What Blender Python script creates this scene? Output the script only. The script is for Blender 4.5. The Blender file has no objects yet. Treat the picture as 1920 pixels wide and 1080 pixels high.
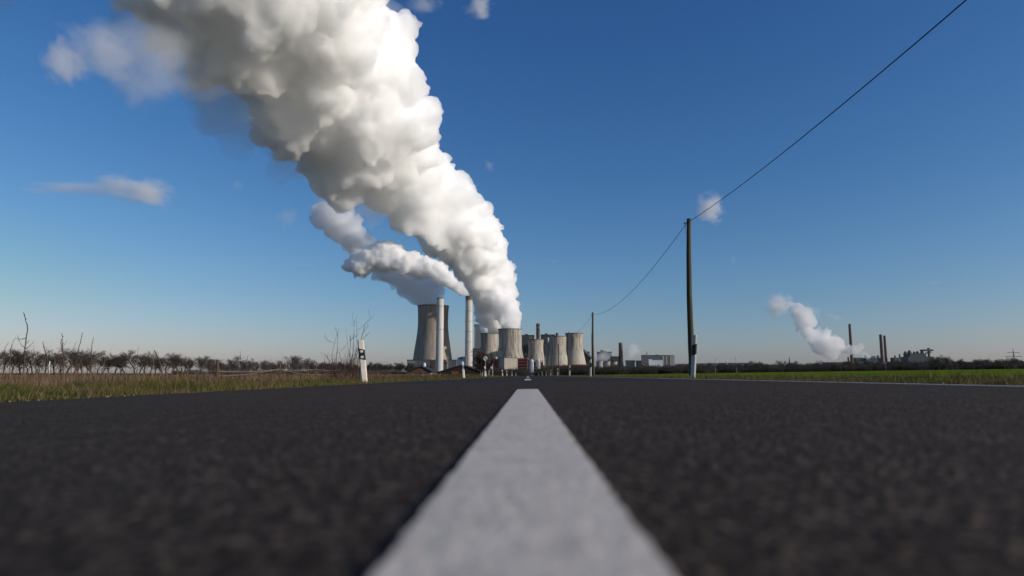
import bpy, bmesh, math, random
import numpy as np
from mathutils import Vector, Matrix, Euler

S = bpy.context.scene
COL = S.collection
R = math.radians

# ------------------------------------------------------------------ camera
CAM_H = 0.083
F_PX = 1280.0                                  # focal length in pixels of the 1920 wide photograph (24 mm)
PITCH = math.atan(164 / F_PX)
YAW = math.atan(30 * math.cos(PITCH) / F_PX)
cam_d = bpy.data.cameras.new('camera')
cam_d.lens = 24; cam_d.sensor_width = 36
cam_d.clip_start = 0.02; cam_d.clip_end = 40000
cam_d.dof.use_dof = True; cam_d.dof.focus_distance = 17.0; cam_d.dof.aperture_fstop = 2.8
cam = bpy.data.objects.new('camera', cam_d); COL.objects.link(cam)
cam.location = (0, 0, CAM_H)
cam.rotation_euler = (R(90) + PITCH, 0, YAW)
S.camera = cam

HAZE = 0.7e-5
# ------------------------------------------------------------------ sky, sun, exposure
SUN_EL, SUN_AZ = R(18), R(108)                  # azimuth measured from the road direction towards the right
world = bpy.data.worlds.new('World'); S.world = world; world.use_nodes = True
nt = world.node_tree; nt.nodes.clear()
sky = nt.nodes.new('ShaderNodeTexSky'); sky.sky_type = 'NISHITA'; sky.sun_disc = False
sky.sun_elevation = SUN_EL; sky.sun_rotation = SUN_AZ
sky.altitude = 100; sky.air_density = 1.0; sky.dust_density = 0.8; sky.ozone_density = 5.0
bg = nt.nodes.new('ShaderNodeBackground'); bg.inputs['Strength'].default_value = 0.1
wo = nt.nodes.new('ShaderNodeOutputWorld')
# film-like grade of the sky's colour, the same in every direction: deeper blue aloft, paler towards the horizon
sep = nt.nodes.new('ShaderNodeSeparateColor'); com = nt.nodes.new('ShaderNodeCombineColor'); nt.links.new(sky.outputs[0], sep.inputs[0])
for ch, (gx, ga) in enumerate(((1.72, 7.1), (1.24, 2.42), (0.96, 1.68))):
    m1 = nt.nodes.new('ShaderNodeMath'); m1.operation = 'MULTIPLY'; m1.inputs[1].default_value = 0.06; nt.links.new(sep.outputs[ch], m1.inputs[0])
    m2 = nt.nodes.new('ShaderNodeMath'); m2.operation = 'POWER'; m2.inputs[1].default_value = gx; nt.links.new(m1.outputs[0], m2.inputs[0])
    m3 = nt.nodes.new('ShaderNodeMath'); m3.operation = 'MULTIPLY'; m3.inputs[1].default_value = ga / 0.1; nt.links.new(m2.outputs[0], m3.inputs[0])
    m4 = nt.nodes.new('ShaderNodeMath'); m4.operation = 'MINIMUM'; m4.inputs[1].default_value = 6.0; nt.links.new(m3.outputs[0], m4.inputs[0]); nt.links.new(m4.outputs[0], com.inputs[ch])
nt.links.new(com.outputs[0], bg.inputs[0]); nt.links.new(bg.outputs[0], wo.inputs[0])
sun_d = bpy.data.lights.new('sun', 'SUN'); sun_d.energy = 3.95; sun_d.angle = R(0.5); sun_d.color = (1.0, 0.92, 0.81)
sun = bpy.data.objects.new('sun', sun_d); COL.objects.link(sun)
SUN_DIR = Vector((math.cos(SUN_EL) * math.sin(SUN_AZ), math.cos(SUN_EL) * math.cos(SUN_AZ), math.sin(SUN_EL)))
sun.rotation_euler = SUN_DIR.to_track_quat('Z', 'Y').to_euler()
sun.location = SUN_DIR * 50
S.view_settings.view_transform = 'Standard'; S.view_settings.look = 'None'
S.view_settings.exposure = 0; S.view_settings.gamma = 1
S.render.engine = 'CYCLES'
S.cycles.use_denoising = True
S.cycles.max_bounces = 130; S.cycles.diffuse_bounces = 3; S.cycles.glossy_bounces = 2
S.cycles.transmission_bounces = 4; S.cycles.volume_bounces = 128; S.cycles.transparent_max_bounces = 12
S.cycles.caustics_reflective = False; S.cycles.caustics_refractive = False
S.cycles.volume_step_rate = 1.0; S.cycles.volume_max_steps = 256

# ------------------------------------------------------------------ photograph pixel -> place on the ground plan
_cy, _sy, _cp, _sp = math.cos(YAW), math.sin(YAW), math.cos(PITCH), math.sin(PITCH)
FWD = Vector((-_sy * _cp, _cy * _cp, _sp)); RGT = Vector((_cy, _sy, 0)); UPV = Vector((_sy * _sp, -_cy * _sp, _cp))
CAMP = Vector((0, 0, CAM_H))
def at(px, py, Y):
    d = FWD * F_PX + RGT * (px - 960) + UPV * (540 - py)
    return CAMP + d * (Y / d.y)
def mpp(p):                                    # metres per photograph pixel at a place
    return (Vector(p) - CAMP).dot(FWD) / F_PX
def X(px, Y): return at(px, 704, Y).x
def Z(py, Y, px=960): return at(px, py, Y).z

# ------------------------------------------------------------------ terrain height
def gh(x, y):
    if x < -3.15:
        d = -3.15 - x
        z = -0.09 + 0.012 * min(1, d / 1.0)
        if d > 2.2: z -= 0.07 * min(1, (d - 2.2) / 1.2)
        far = math.hypot(x, y)
        if d > 4: z += min(1, (d - 4) / 6) * 0.0030 * max(0, min(far, 900) - 18)
        return z
    if x > 3.15:
        d = x - 3.15
        z = 0.0 + 0.015 * min(1, d / 0.8)
        if d > 2.0: z += 0.0135 * (min(x, 520) - 5.15)
        return z
    return -0.16
# ------------------------------------------------------------------ materials
MATS = {}
def mat(name, col, col2=None, scale=1.0, detail=5, rough=0.8, bump=0.0, bscale=None, stretch=(1, 1, 1), lo=0.35, hi=0.65, spec=0.3, metal=0.0, island=0.0, translucent=0.0):
    m = bpy.data.materials.new(name); m.use_nodes = True
    t = m.node_tree; N = t.nodes; L = t.links
    b = N['Principled BSDF']; out = N['Material Output']
    b.inputs['Roughness'].default_value = rough; b.inputs['Specular IOR Level'].default_value = spec; b.inputs['Metallic'].default_value = metal
    tc = N.new('ShaderNodeTexCoord'); mp = N.new('ShaderNodeMapping'); mp.inputs['Scale'].default_value = stretch
    L.new(tc.outputs['Object'], mp.inputs[0])
    n = N.new('ShaderNodeTexNoise'); n.inputs['Scale'].default_value = scale; n.inputs['Detail'].default_value = detail; n.inputs['Roughness'].default_value = 0.6
    L.new(mp.outputs[0], n.inputs['Vector'])
    mr = N.new('ShaderNodeMapRange'); mr.inputs[1].default_value = lo; mr.inputs[2].default_value = hi
    L.new(n.outputs['Fac'], mr.inputs[0])
    mx = N.new('ShaderNodeMix'); mx.data_type = 'RGBA'
    mx.inputs[6].default_value = (*col, 1); mx.inputs[7].default_value = (*(col2 or [c * 0.7 for c in col]), 1)
    L.new(mr.outputs[0], mx.inputs[0])
    src = mx.outputs[2]
    if island:
        g = N.new('ShaderNodeNewGeometry'); hs = N.new('ShaderNodeHueSaturation')
        m2 = N.new('ShaderNodeMapRange'); m2.inputs[3].default_value = 1 - island; m2.inputs[4].default_value = 1 + island
        L.new(g.outputs['Random Per Island'], m2.inputs[0]); L.new(m2.outputs[0], hs.inputs['Value']); L.new(src, hs.inputs['Color'])
        src = hs.outputs[0]
    L.new(src, b.inputs['Base Color'])
    if bump:
        bn = N.new('ShaderNodeTexNoise'); bn.inputs['Scale'].default_value = bscale or scale * 3; bn.inputs['Detail'].default_value = 4
        L.new(mp.outputs[0], bn.inputs['Vector'])
        bp = N.new('ShaderNodeBump'); bp.inputs['Strength'].default_value = 1.0; bp.inputs['Distance'].default_value = bump
        L.new(bn.outputs['Fac'], bp.inputs['Height']); L.new(bp.outputs[0], b.inputs['Normal'])
    if translucent:
        tr = N.new('ShaderNodeBsdfTranslucent'); ms = N.new('ShaderNodeMixShader'); ms.inputs[0].default_value = translucent
        L.new(src, tr.inputs[0]); L.new(b.outputs[0], ms.inputs[1]); L.new(tr.outputs[0], ms.inputs[2]); L.new(ms.outputs[0], out.inputs[0])
    MATS[name] = m
    return m

def vol_mat(name, density, aniso=0.0, color=(1, 1, 1)):
    m = bpy.data.materials.new(name); m.use_nodes = True
    t = m.node_tree; t.nodes.clear()
    v = t.nodes.new('ShaderNodeVolumeScatter'); v.inputs['Color'].default_value = (*color, 1)
    v.inputs['Density'].default_value = density; v.inputs['Anisotropy'].default_value = aniso
    o = t.nodes.new('ShaderNodeOutputMaterial'); t.links.new(v.outputs[0], o.inputs['Volume'])
    return m

# ------------------------------------------------------------------ mesh collector
class MB:
    def __init__(s): s.v = []; s.f = []; s.mi = []
    def add(s, vs, fs, mi=0):
        o = len(s.v); s.v.extend(tuple(p) for p in vs); s.f.extend([tuple(i + o for i in f) for f in fs]); s.mi.extend([mi] * len(fs)); return s
    def box(s, c, d, mi=0, rz=0.0, M=None):
        hx, hy, hz = d[0] / 2, d[1] / 2, d[2] / 2
        pts = [Vector((x, y, z)) for z in (-hz, hz) for x, y in ((-hx, -hy), (hx, -hy), (hx, hy), (-hx, hy))]
        rm = M or Matrix.Rotation(rz, 3, 'Z')
        pts = [rm @ p + Vector(c) for p in pts]
        return s.add(pts, [(3, 2, 1, 0), (4, 5, 6, 7), (0, 1, 5, 4), (1, 2, 6, 5), (2, 3, 7, 6), (3, 0, 4, 7)], mi)
    def prism(s, poly, z0, z1, mi=0):            # footprint polygon, counter-clockwise
        n = len(poly)
        pts = [(p[0], p[1], z0) for p in poly] + [(p[0], p[1], z1) for p in poly]
        return s.add(pts, [tuple(range(n - 1, -1, -1)), tuple(range(n, 2 * n))] + [(i, (i + 1) % n, n + (i + 1) % n, n + i) for i in range(n)], mi)
    def extrude(s, prof, axis_len, M=None, mi=0):   # profile in x,z pushed along y
        n = len(prof)
        pts = [Vector((p[0], -axis_len / 2, p[1])) for p in prof] + [Vector((p[0], axis_len / 2, p[1])) for p in prof]
        if M is not None: pts = [M @ p for p in pts]
        return s.add(pts, [tuple(range(n)), tuple(range(2 * n - 1, n - 1, -1))] + [(i, n + i, n + (i + 1) % n, (i + 1) % n) for i in range(n)], mi)
    def lathe(s, prof, n=32, c=(0, 0, 0), mi=0, cap0=True, cap1=True):   # prof: (radius, z) bottom to top
        k = len(prof); vs = []; fs = []
        for r, z in prof:
            for i in range(n):
                a = 2 * math.pi * i / n; vs.append((c[0] + r * math.cos(a), c[1] + r * math.sin(a), c[2] + z))
        for j in range(k - 1):
            for i in range(n):
                fs.append((j * n + i, j * n + (i + 1) % n, (j + 1) * n + (i + 1) % n, (j + 1) * n + i))
        if cap0: fs.append(tuple(range(n - 1, -1, -1)))
        if cap1: fs.append(tuple((k - 1) * n + i for i in range(n)))
        return s.add(vs, fs, mi)
    def tube(s, pts, rads, n=6, mi=0):
        if not hasattr(rads, '__len__'): rads = [rads] * len(pts)
        pts = [Vector(p) for p in pts]; vs = []; fs = []
        for k, p in enumerate(pts):
            d = (pts[min(k + 1, len(pts) - 1)] - pts[max(k - 1, 0)])
            if d.length < 1e-9: d = Vector((0, 0, 1))
            d.normalize()
            a = d.cross(Vector((0, 0, 1)) if abs(d.z) < 0.9 else Vector((1, 0, 0))).normalized(); b = d.cross(a)
            for i in range(n):
                t = 2 * math.pi * i / n; vs.append(p + (a * math.cos(t) + b * math.sin(t)) * rads[k])
        for k in range(len(pts) - 1):
            for i in range(n): fs.append((k * n + i, (k + 1) * n + i, (k + 1) * n + (i + 1) % n, k * n + (i + 1) % n))
        fs.append(tuple(range(n))); fs.append(tuple((len(pts) - 1) * n + i for i in range(n - 1, -1, -1)))
        return s.add(vs, fs, mi)
    def mesh(s, name, mats, smooth=False):
        me = bpy.data.meshes.new(name); me.from_pydata(s.v, [], s.f)
        for m in (mats if isinstance(mats, (list, tuple)) else [mats]): me.materials.append(m)
        if any(s.mi): me.polygons.foreach_set('material_index', s.mi)
        if smooth:
            me.polygons.foreach_set('use_smooth', [True] * len(me.polygons))
            me.set_sharp_from_angle(angle=R(40))
        me.update(); return me
    def build(s, name, mats, parent=None, smooth=False, loc=None):
        o = bpy.data.objects.new(name, s.mesh(name, mats, smooth)); COL.objects.link(o)
        if parent: o.parent = parent
        if loc is not None: o.location = loc
        return o

def np_mesh(name, V, F, m, mi=None):             # V (n,3) floats, F (k,3 or 4) ints
    me = bpy.data.meshes.new(name); k = F.shape[1]
    me.vertices.add(len(V)); me.vertices.foreach_set('co', np.ascontiguousarray(V, np.float32).ravel())
    me.loops.add(F.size); me.loops.foreach_set('vertex_index', np.ascontiguousarray(F, np.int32).ravel())
    me.polygons.add(len(F)); me.polygons.foreach_set('loop_start', np.arange(0, F.size, k, dtype=np.int32))
    if mi is not None: me.polygons.foreach_set('material_index', np.ascontiguousarray(mi, np.int32))
    for mm in (m if isinstance(m, (list, tuple)) else [m]): me.materials.append(mm)
    me.update(calc_edges=True); me.validate()
    return me
def link(name, me, parent=None, loc=(0, 0, 0)):
    o = bpy.data.objects.new(name, me); COL.objects.link(o); o.location = loc
    if parent: o.parent = parent
    return o
def tag(o, label=None, cat=None, group=None, kind=None):
    if label: o['label'] = label
    if cat: o['category'] = cat
    if group: o['group'] = group
    if kind: o['kind'] = kind
    return o
def empty(name, loc, label=None, cat=None, group=None, rz=0.0):
    o = bpy.data.objects.new(name, None); COL.objects.link(o); o.location = loc; o.rotation_euler = (0, 0, rz)
    o.empty_display_size = 0.2
    return tag(o, label, cat, group)
def copy_tree(o, parent=None):
    c = o.copy(); COL.objects.link(c); c.parent = parent
    for ch in list(o.children): copy_tree(ch, c)
    return c
# ------------------------------------------------------------------ steam: closed puff surfaces filled with scattering vapour
_LAT = np.random.RandomState(7).rand(32, 32, 32).astype(np.float32)
def vnoise(P, seed=0):
    P = P + seed * 17.31
    i = np.floor(P).astype(np.int32); f = (P - i).astype(np.float32); f = f * f * (3 - 2 * f)
    i0 = i & 31; i1 = (i + 1) & 31
    x0, y0, z0 = i0.T; x1, y1, z1 = i1.T; fx, fy, fz = f.T
    def mixl(a, b, t): return a + (b - a) * t
    return mixl(mixl(mixl(_LAT[x0, y0, z0], _LAT[x1, y0, z0], fx), mixl(_LAT[x0, y1, z0], _LAT[x1, y1, z0], fx), fy),
                mixl(mixl(_LAT[x0, y0, z1], _LAT[x1, y0, z1], fx), mixl(_LAT[x0, y1, z1], _LAT[x1, y1, z1], fx), fy), fz)
def surface_nets(Fd, org, h):
    nx, ny, nz = Fd.shape; ins = Fd < 0
    c = np.zeros((nx - 1, ny - 1, nz - 1), np.int8)
    for a in (0, 1):
        for b in (0, 1):
            for d in (0, 1): c += ins[a:nx - 1 + a, b:ny - 1 + b, d:nz - 1 + d]
    act = (c > 0) & (c < 8)
    idx = np.full(act.shape, -1, np.int32); ii = np.nonzero(act); n = len(ii[0]); idx[ii] = np.arange(n)
    acc = np.zeros((n, 3), np.float32); cnt = np.zeros(n, np.float32)
    corners = [(a, b, d) for a in (0, 1) for b in (0, 1) for d in (0, 1)]
    vals = {k: Fd[ii[0] + k[0], ii[1] + k[1], ii[2] + k[2]] for k in corners}
    for k in corners:
        for ax in range(3):
            if k[ax] == 0:
                k2 = tuple(1 if q == ax else k[q] for q in range(3))
                a, b = vals[k], vals[k2]; s = (a < 0) != (b < 0)
                t = np.where(s, a / np.where(s, a - b, 1), 0)
                p = np.tile(np.array(k, np.float32), (n, 1)); p[:, ax] += t
                acc += p * s[:, None]; cnt += s
    V = (np.stack(ii, 1) + acc / np.maximum(cnt, 1)[:, None]) * h + np.array(org)
    quads = []
    for ax in range(3):
        sl = [slice(1, -1)] * 3; sl[ax] = slice(0, -1)
        a = ins[tuple(sl)]; sl2 = list(sl); sl2[ax] = slice(1, None); b = ins[tuple(sl2)]
        e = np.nonzero(a != b); flip = a[e]
        base = [e[0] + (0 if ax == 0 else 1), e[1] + (0 if ax == 1 else 1), e[2] + (0 if ax == 2 else 1)]
        u, v = [q for q in range(3) if q != ax]
        def cell(du, dv):
            q = [x.copy() for x in base]; q[u] -= du; q[v] -= dv; return idx[q[0], q[1], q[2]]
        q = np.stack([cell(1, 1), cell(0, 1), cell(0, 0), cell(1, 0)], 1)
        fl = flip if ax != 1 else ~flip
        q = np.where(fl[:, None], q, q[:, ::-1]); quads.append(q)
    return V.astype(np.float32), np.concatenate(quads)
def puff_cloud(path, Yf, h, seed, counts=(14, 12, 6), ratio=(0.5, 0.45, 0.42), rmin=8.0, core=0.74, rough=0.5, step=0.35, flat=0.8, zcut=None, sunny=0.35, warp=0.0):
    """path: (px, py, radius px); returns vertices and faces of a cauliflower surface at real distance"""
    rng = np.random.RandomState(seed)
    P = []
    for (a, b) in zip(path[:-1], path[1:]):
        n = max(1, int(math.hypot(b[0] - a[0], b[1] - a[1]) / (step * (a[2] + b[2]) / 2)))
        for k in range(n):
            t = k / n; P.append([a[q] + (b[q] - a[q]) * t for q in range(3)])
    P.append(list(path[-1]))
    sph = []
    for px, py, r in P:
        w = at(px, py, Yf(px, py)); m = mpp(w)
        sph.append((w.x, w.y, w.z, r * m * core))
    lev = sph; allsph = list(sph)
    for li, (cn, rt) in enumerate(zip(counts, ratio)):
        nxt = []
        for (x, y, z, r) in lev:
            for _ in range(cn):
                d = rng.normal(size=3); d[1] *= flat; d /= np.linalg.norm(d)
                if li >= 2 and rng.rand() < sunny and d[0] * 0.9 + d[2] * 0.5 - 0.35 * d[1] < -0.1: continue
                rr = r * rt * rng.uniform(0.65, 1.2)
                if rr < rmin: continue
                o = r * rng.uniform(0.72, 1.0)
                nxt.append((x + d[0] * o, y + d[1] * o * flat, z + d[2] * o, rr))
        allsph += nxt; lev = nxt
    A = np.array(allsph); lo = (A[:, :3] - A[:, 3:]).min(0) - 3 * h - warp; hi = (A[:, :3] + A[:, 3:]).max(0) + 3 * h
    n = np.ceil((hi - lo) / h).astype(int) + 1
    Fd = np.full(n, 1e3, np.float32); pad = (warp + 4 * h) if warp else 2 * h
    for x, y, z, r in A:
        i0 = np.maximum(np.floor((np.array((x, y, z)) - r - pad - lo) / h).astype(int), 0); i1 = np.minimum(np.ceil((np.array((x, y, z)) + r + pad - lo) / h).astype(int) + 1, n)
        gx = (np.arange(i0[0], i1[0]) * h + lo[0] - x)[:, None, None] ** 2; gy = (np.arange(i0[1], i1[1]) * h + lo[1] - y)[None, :, None] ** 2; gz = (np.arange(i0[2], i1[2]) * h + lo[2] - z)[None, None, :] ** 2
        d = np.sqrt(gx + gy + gz) - r
        sub = Fd[i0[0]:i1[0], i0[1]:i1[1], i0[2]:i1[2]]; np.minimum(sub, d, out=sub)
    if warp:                                     # swirl: read the distance field at drifting places
        band = np.nonzero(Fd < 100); Q = (np.stack(band, 1) * h + lo).astype(np.float32); D = np.zeros_like(Q)
        for wl, am in ((warp * 3.5, warp), (warp * 1.4, warp * 0.42)):
            for ax in range(3): D[:, ax] += (vnoise(Q / wl, seed * 3 + ax + int(wl)) - 0.5) * 2 * am
        if zcut is not None: D *= np.clip((Q[:, 2:3] - zcut) / (4 * warp), 0, 1)
        q = np.clip(np.stack(band, 1) + D / h, 0, np.array(n) - 1.001); i = q.astype(np.int32); f = (q - i).astype(np.float32); j = i + 1
        G = 0
        for a in (0, 1):
            for b in (0, 1):
                for c in (0, 1):
                    w = (f[:, 0] if a else 1 - f[:, 0]) * (f[:, 1] if b else 1 - f[:, 1]) * (f[:, 2] if c else 1 - f[:, 2])
                    G = G + w * np.minimum(Fd[(j if a else i)[:, 0], (j if b else i)[:, 1], (j if c else i)[:, 2]], 60)
        Fd[band] = G
    if rough:
        band = np.nonzero(np.abs(Fd) < 6 * h); Q = np.stack(band, 1) * h + lo
        dn = np.zeros(len(Q), np.float32)
        for o, (wl, am) in enumerate(((9 * h, 1.0), (5 * h, 1.0), (2.7 * h, 0.8))):
            dn += (0.4 - np.abs(vnoise(Q / wl, seed + o) - 0.5) * 2) * am * h * rough
        Fd[band] += dn
    if zcut is not None:
        zz = np.arange(n[2]) * h + lo[2]; Fd = np.maximum(Fd, (zcut - zz)[None, None, :])
    Fd[0] = Fd[-1] = 1e3; Fd[:, 0] = Fd[:, -1] = 1e3; Fd[:, :, 0] = Fd[:, :, -1] = 1e3
    return surface_nets(Fd, lo, h)
rng = np.random.RandomState(11); rnd = random.Random(5)
# ------------------------------------------------------------------ palette
mat('grass_blade', (0.058, 0.075, 0.012), (0.13, 0.108, 0.024), 1.6, island=0.6, rough=0.6, translucent=0.3)
mat('dry_blade', (0.20, 0.135, 0.075), (0.11, 0.07, 0.04), 0.5, island=0.5, translucent=0.2)
mat('crop_blade', (0.075, 0.125, 0.008), (0.09, 0.135, 0.010), 0.15, island=0.3, rough=0.55, translucent=0.35)
mat('soil', (0.060, 0.045, 0.028), (0.045, 0.05, 0.02), 0.25, 8, bump=0.02, bscale=6, spec=0.0, rough=1)
mat('field_green', (0.085, 0.130, 0.011), (0.115, 0.160, 0.018), 0.5, 10, bump=0.03, bscale=4, stretch=(1, 0.12, 1), spec=0.0, rough=1.0)
mat('heath', (0.10, 0.058, 0.030), (0.055, 0.036, 0.02), 0.12, 8, bump=0.05, bscale=4, spec=0.0, rough=1)
mat('hill_wood', (0.045, 0.05, 0.03), (0.035, 0.04, 0.025), 0.004, 6)
mat('bark', (0.046, 0.039, 0.032), (0.028, 0.025, 0.021), 1.5)
mat('bark_grey', (0.095, 0.078, 0.064), (0.055, 0.046, 0.038), 1.2)
mat('twig_red', (0.085, 0.042, 0.03), (0.055, 0.03, 0.022), 0.8)
mat('birch_bark', (0.45, 0.42, 0.38), (0.12, 0.10, 0.09), 3, lo=0.45, hi=0.6)
mat('stalk', (0.15, 0.095, 0.07), (0.08, 0.05, 0.04), 6)
mat('pole_wood', (0.09, 0.078, 0.042), (0.04, 0.034, 0.02), 2.0, 7, stretch=(6, 6, 0.35), bump=0.004, bscale=6)
mat('fence_wood', (0.115, 0.06, 0.035), (0.06, 0.035, 0.02), 3, stretch=(5, 5, 0.6))
mat('dark_metal', (0.03, 0.03, 0.03), (0.02, 0.02, 0.02), 4, rough=0.5)
mat('galvanised', (0.30, 0.31, 0.32), (0.22, 0.23, 0.24), 3, rough=0.45, metal=0.3)
mat('wire_black', (0.012, 0.014, 0.016), None, 2, rough=0.5)
mat('wire_steel', (0.28, 0.27, 0.25), (0.18, 0.15, 0.12), 4, rough=0.5)
mat('post_white', (0.64, 0.60, 0.54), (0.50, 0.46, 0.39), 5, 7, rough=0.45, bump=0.001, bscale=30)
mat('post_black', (0.012, 0.013, 0.014), (0.02, 0.02, 0.02), 8, rough=0.4)
mat('reflector', (0.55, 0.55, 0.52), (0.42, 0.42, 0.40), 60, rough=0.15, spec=0.8)
mat('concrete', (0.40, 0.36, 0.30), (0.15, 0.14, 0.125), 0.22, 9, stretch=(1, 1, 0.06), lo=0.44, hi=0.63)
mat('concrete_pale', (0.44, 0.40, 0.345), (0.32, 0.29, 0.25), 0.10, 8, stretch=(1, 1, 0.25))
mat('concrete_dark', (0.34, 0.285, 0.23), (0.215, 0.185, 0.155), 0.18, 9, stretch=(1, 1, 0.04), lo=0.42, hi=0.66)
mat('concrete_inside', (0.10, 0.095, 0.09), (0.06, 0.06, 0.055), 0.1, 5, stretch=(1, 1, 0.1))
mat('stack_white', (0.60, 0.58, 0.54), (0.46, 0.44, 0.41), 0.15, 8, stretch=(1, 1, 0.1))
mat('stack_soot', (0.16, 0.12, 0.10), (0.10, 0.08, 0.07), 0.2, 7, stretch=(1, 1, 0.2))
mat('brick_brown', (0.10, 0.06, 0.045), (0.065, 0.042, 0.035), 0.2, 6)
mat('steel_blue', (0.19, 0.22, 0.25), (0.15, 0.175, 0.20), 0.12, 5, stretch=(1, 1, 0.1), rough=0.6)
mat('steel_dark', (0.055, 0.06, 0.066), (0.035, 0.038, 0.043), 0.12, 6, stretch=(1, 1, 0.3), rough=0.6)
mat('hall_grey', (0.105, 0.115, 0.13), (0.08, 0.088, 0.10), 0.1, 5, stretch=(1, 1, 0.1))
mat('hall_beige', (0.36, 0.32, 0.27), (0.28, 0.25, 0.21), 0.15, 5, stretch=(1, 1, 0.3))
mat('panel_white', (0.62, 0.66, 0.70), (0.52, 0.57, 0.62), 0.1, 4, rough=0.5)
mat('panel_blue', (0.05, 0.12, 0.28), (0.04, 0.10, 0.24), 0.5, rough=0.5)
mat('steel_red', (0.34, 0.05, 0.035), (0.16, 0.03, 0.025), 0.2, 5, rough=0.55)
mat('backlit_steel', (0.055, 0.075, 0.078), (0.035, 0.05, 0.053), 0.08, 6)  # far works: their backlit shade is put into this dark teal colour
mat('glass_dark', (0.03, 0.04, 0.05), (0.05, 0.07, 0.09), 1, rough=0.1, spec=0.6)
mat('timber_black', (0.028, 0.022, 0.018), (0.018, 0.015, 0.013), 0.8, 6, stretch=(1, 1, 0.2))
mat('timber_orange', (0.20, 0.085, 0.03), (0.13, 0.055, 0.02), 0.8, 6, stretch=(1, 1, 0.2))
mat('roof_black', (0.022, 0.022, 0.024), (0.035, 0.033, 0.033), 0.8, 6)
mat('wall_brick', (0.12, 0.065, 0.045), (0.08, 0.045, 0.035), 1.0, 6)
mat('paint_white', (0.72, 0.72, 0.70), (0.62, 0.62, 0.60), 2, rough=0.4)
mat('tyre', (0.015, 0.015, 0.015), None, 4)
mat('slate', (0.06, 0.065, 0.07), (0.045, 0.05, 0.055), 0.4)

# asphalt: pale and dark chippings in a dark binder; a newer, bluer surface begins after a joint 9.6 m ahead
m = bpy.data.materials.new('asphalt'); m.use_nodes = True; t = m.node_tree; N = t.nodes; L = t.links; MATS['asphalt'] = m
b = N['Principled BSDF']; b.inputs['Roughness'].default_value = 0.9; b.inputs['Specular IOR Level'].default_value = 0.12
tc = N.new('ShaderNodeTexCoord')
vo = N.new('ShaderNodeTexVoronoi'); vo.inputs['Scale'].default_value = 125
n1 = N.new('ShaderNodeTexNoise'); n1.inputs['Scale'].default_value = 60; n1.inputs['Detail'].default_value = 6; n1.inputs['Roughness'].default_value = 0.7
n2 = N.new('ShaderNodeTexNoise'); n2.inputs['Scale'].default_value = 5; n2.inputs['Detail'].default_value = 8; n2.inputs['Roughness'].default_value = 0.65
for x in (vo, n1, n2): L.new(tc.outputs['Object'], x.inputs['Vector'])
sc_ = N.new('ShaderNodeSeparateColor'); L.new(vo.outputs['Color'], sc_.inputs[0])
pw = N.new('ShaderNodeMath'); pw.operation = 'POWER'; pw.inputs[1].default_value = 2.2; L.new(sc_.outputs[0], pw.inputs[0])
r1 = N.new('ShaderNodeMapRange'); r1.inputs[1].default_value = 0.3; r1.inputs[2].default_value = 0.75; L.new(n1.outputs['Fac'], r1.inputs[0])
mu = N.new('ShaderNodeMath'); mu.operation = 'MULTIPLY'; L.new(pw.outputs[0], mu.inputs[0]); L.new(r1.outputs[0], mu.inputs[1])
r2 = N.new('ShaderNodeMapRange'); r2.inputs[1].default_value = 0.3; r2.inputs[2].default_value = 0.7; r2.inputs[3].default_value = 0.7; r2.inputs[4].default_value = 1.25; L.new(n2.outputs['Fac'], r2.inputs[0])
mu2 = N.new('ShaderNodeMath'); mu2.operation = 'MULTIPLY'; L.new(mu.outputs[0], mu2.inputs[0]); L.new(r2.outputs[0], mu2.inputs[1])
near = N.new('ShaderNodeMix'); near.data_type = 'RGBA'; near.inputs[6].default_value = (0.021, 0.0135, 0.009, 1); near.inputs[7].default_value = (0.20, 0.156, 0.122, 1)
farc = N.new('ShaderNodeMix'); farc.data_type = 'RGBA'; farc.inputs[6].default_value = (0.015, 0.0145, 0.0145, 1); farc.inputs[7].default_value = (0.13, 0.125, 0.12, 1)
L.new(mu2.outputs[0], near.inputs[0]); L.new(mu2.outputs[0], farc.inputs[0])
sx = N.new('ShaderNodeSeparateXYZ'); L.new(tc.outputs['Object'], sx.inputs[0])
ad = N.new('ShaderNodeMath'); ad.operation = 'MULTIPLY_ADD'; ad.inputs[1].default_value = 0.35; L.new(n2.outputs['Fac'], ad.inputs[0]); L.new(sx.outputs[1], ad.inputs[2])
st = N.new('ShaderNodeMapRange'); st.inputs[1].default_value = 9.6; st.inputs[2].default_value = 9.9; L.new(ad.outputs[0], st.inputs[0])
mm = N.new('ShaderNodeMix'); mm.data_type = 'RGBA'; L.new(st.outputs[0], mm.inputs[0]); L.new(near.outputs[2], mm.inputs[6]); L.new(farc.outputs[2], mm.inputs[7])
L.new(mm.outputs[2], b.inputs['Base Color'])
bp = N.new('ShaderNodeBump'); bp.inputs['Strength'].default_value = 1.0; bp.inputs['Distance'].default_value = 0.006
ha = N.new('ShaderNodeMath'); ha.operation = 'ADD'; L.new(vo.outputs['Distance'], ha.inputs[0]); L.new(n1.outputs['Fac'], ha.inputs[1]); L.new(ha.outputs[0], bp.inputs['Height']); L.new(bp.outputs[0], b.inputs['Normal'])
# road paint: slightly soiled thermoplastic
m = mat('road_paint', (0.65, 0.575, 0.485), (0.44, 0.39, 0.335), 24, 12, rough=0.7, lo=0.44, hi=0.74, bump=0.0025, bscale=120)

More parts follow.
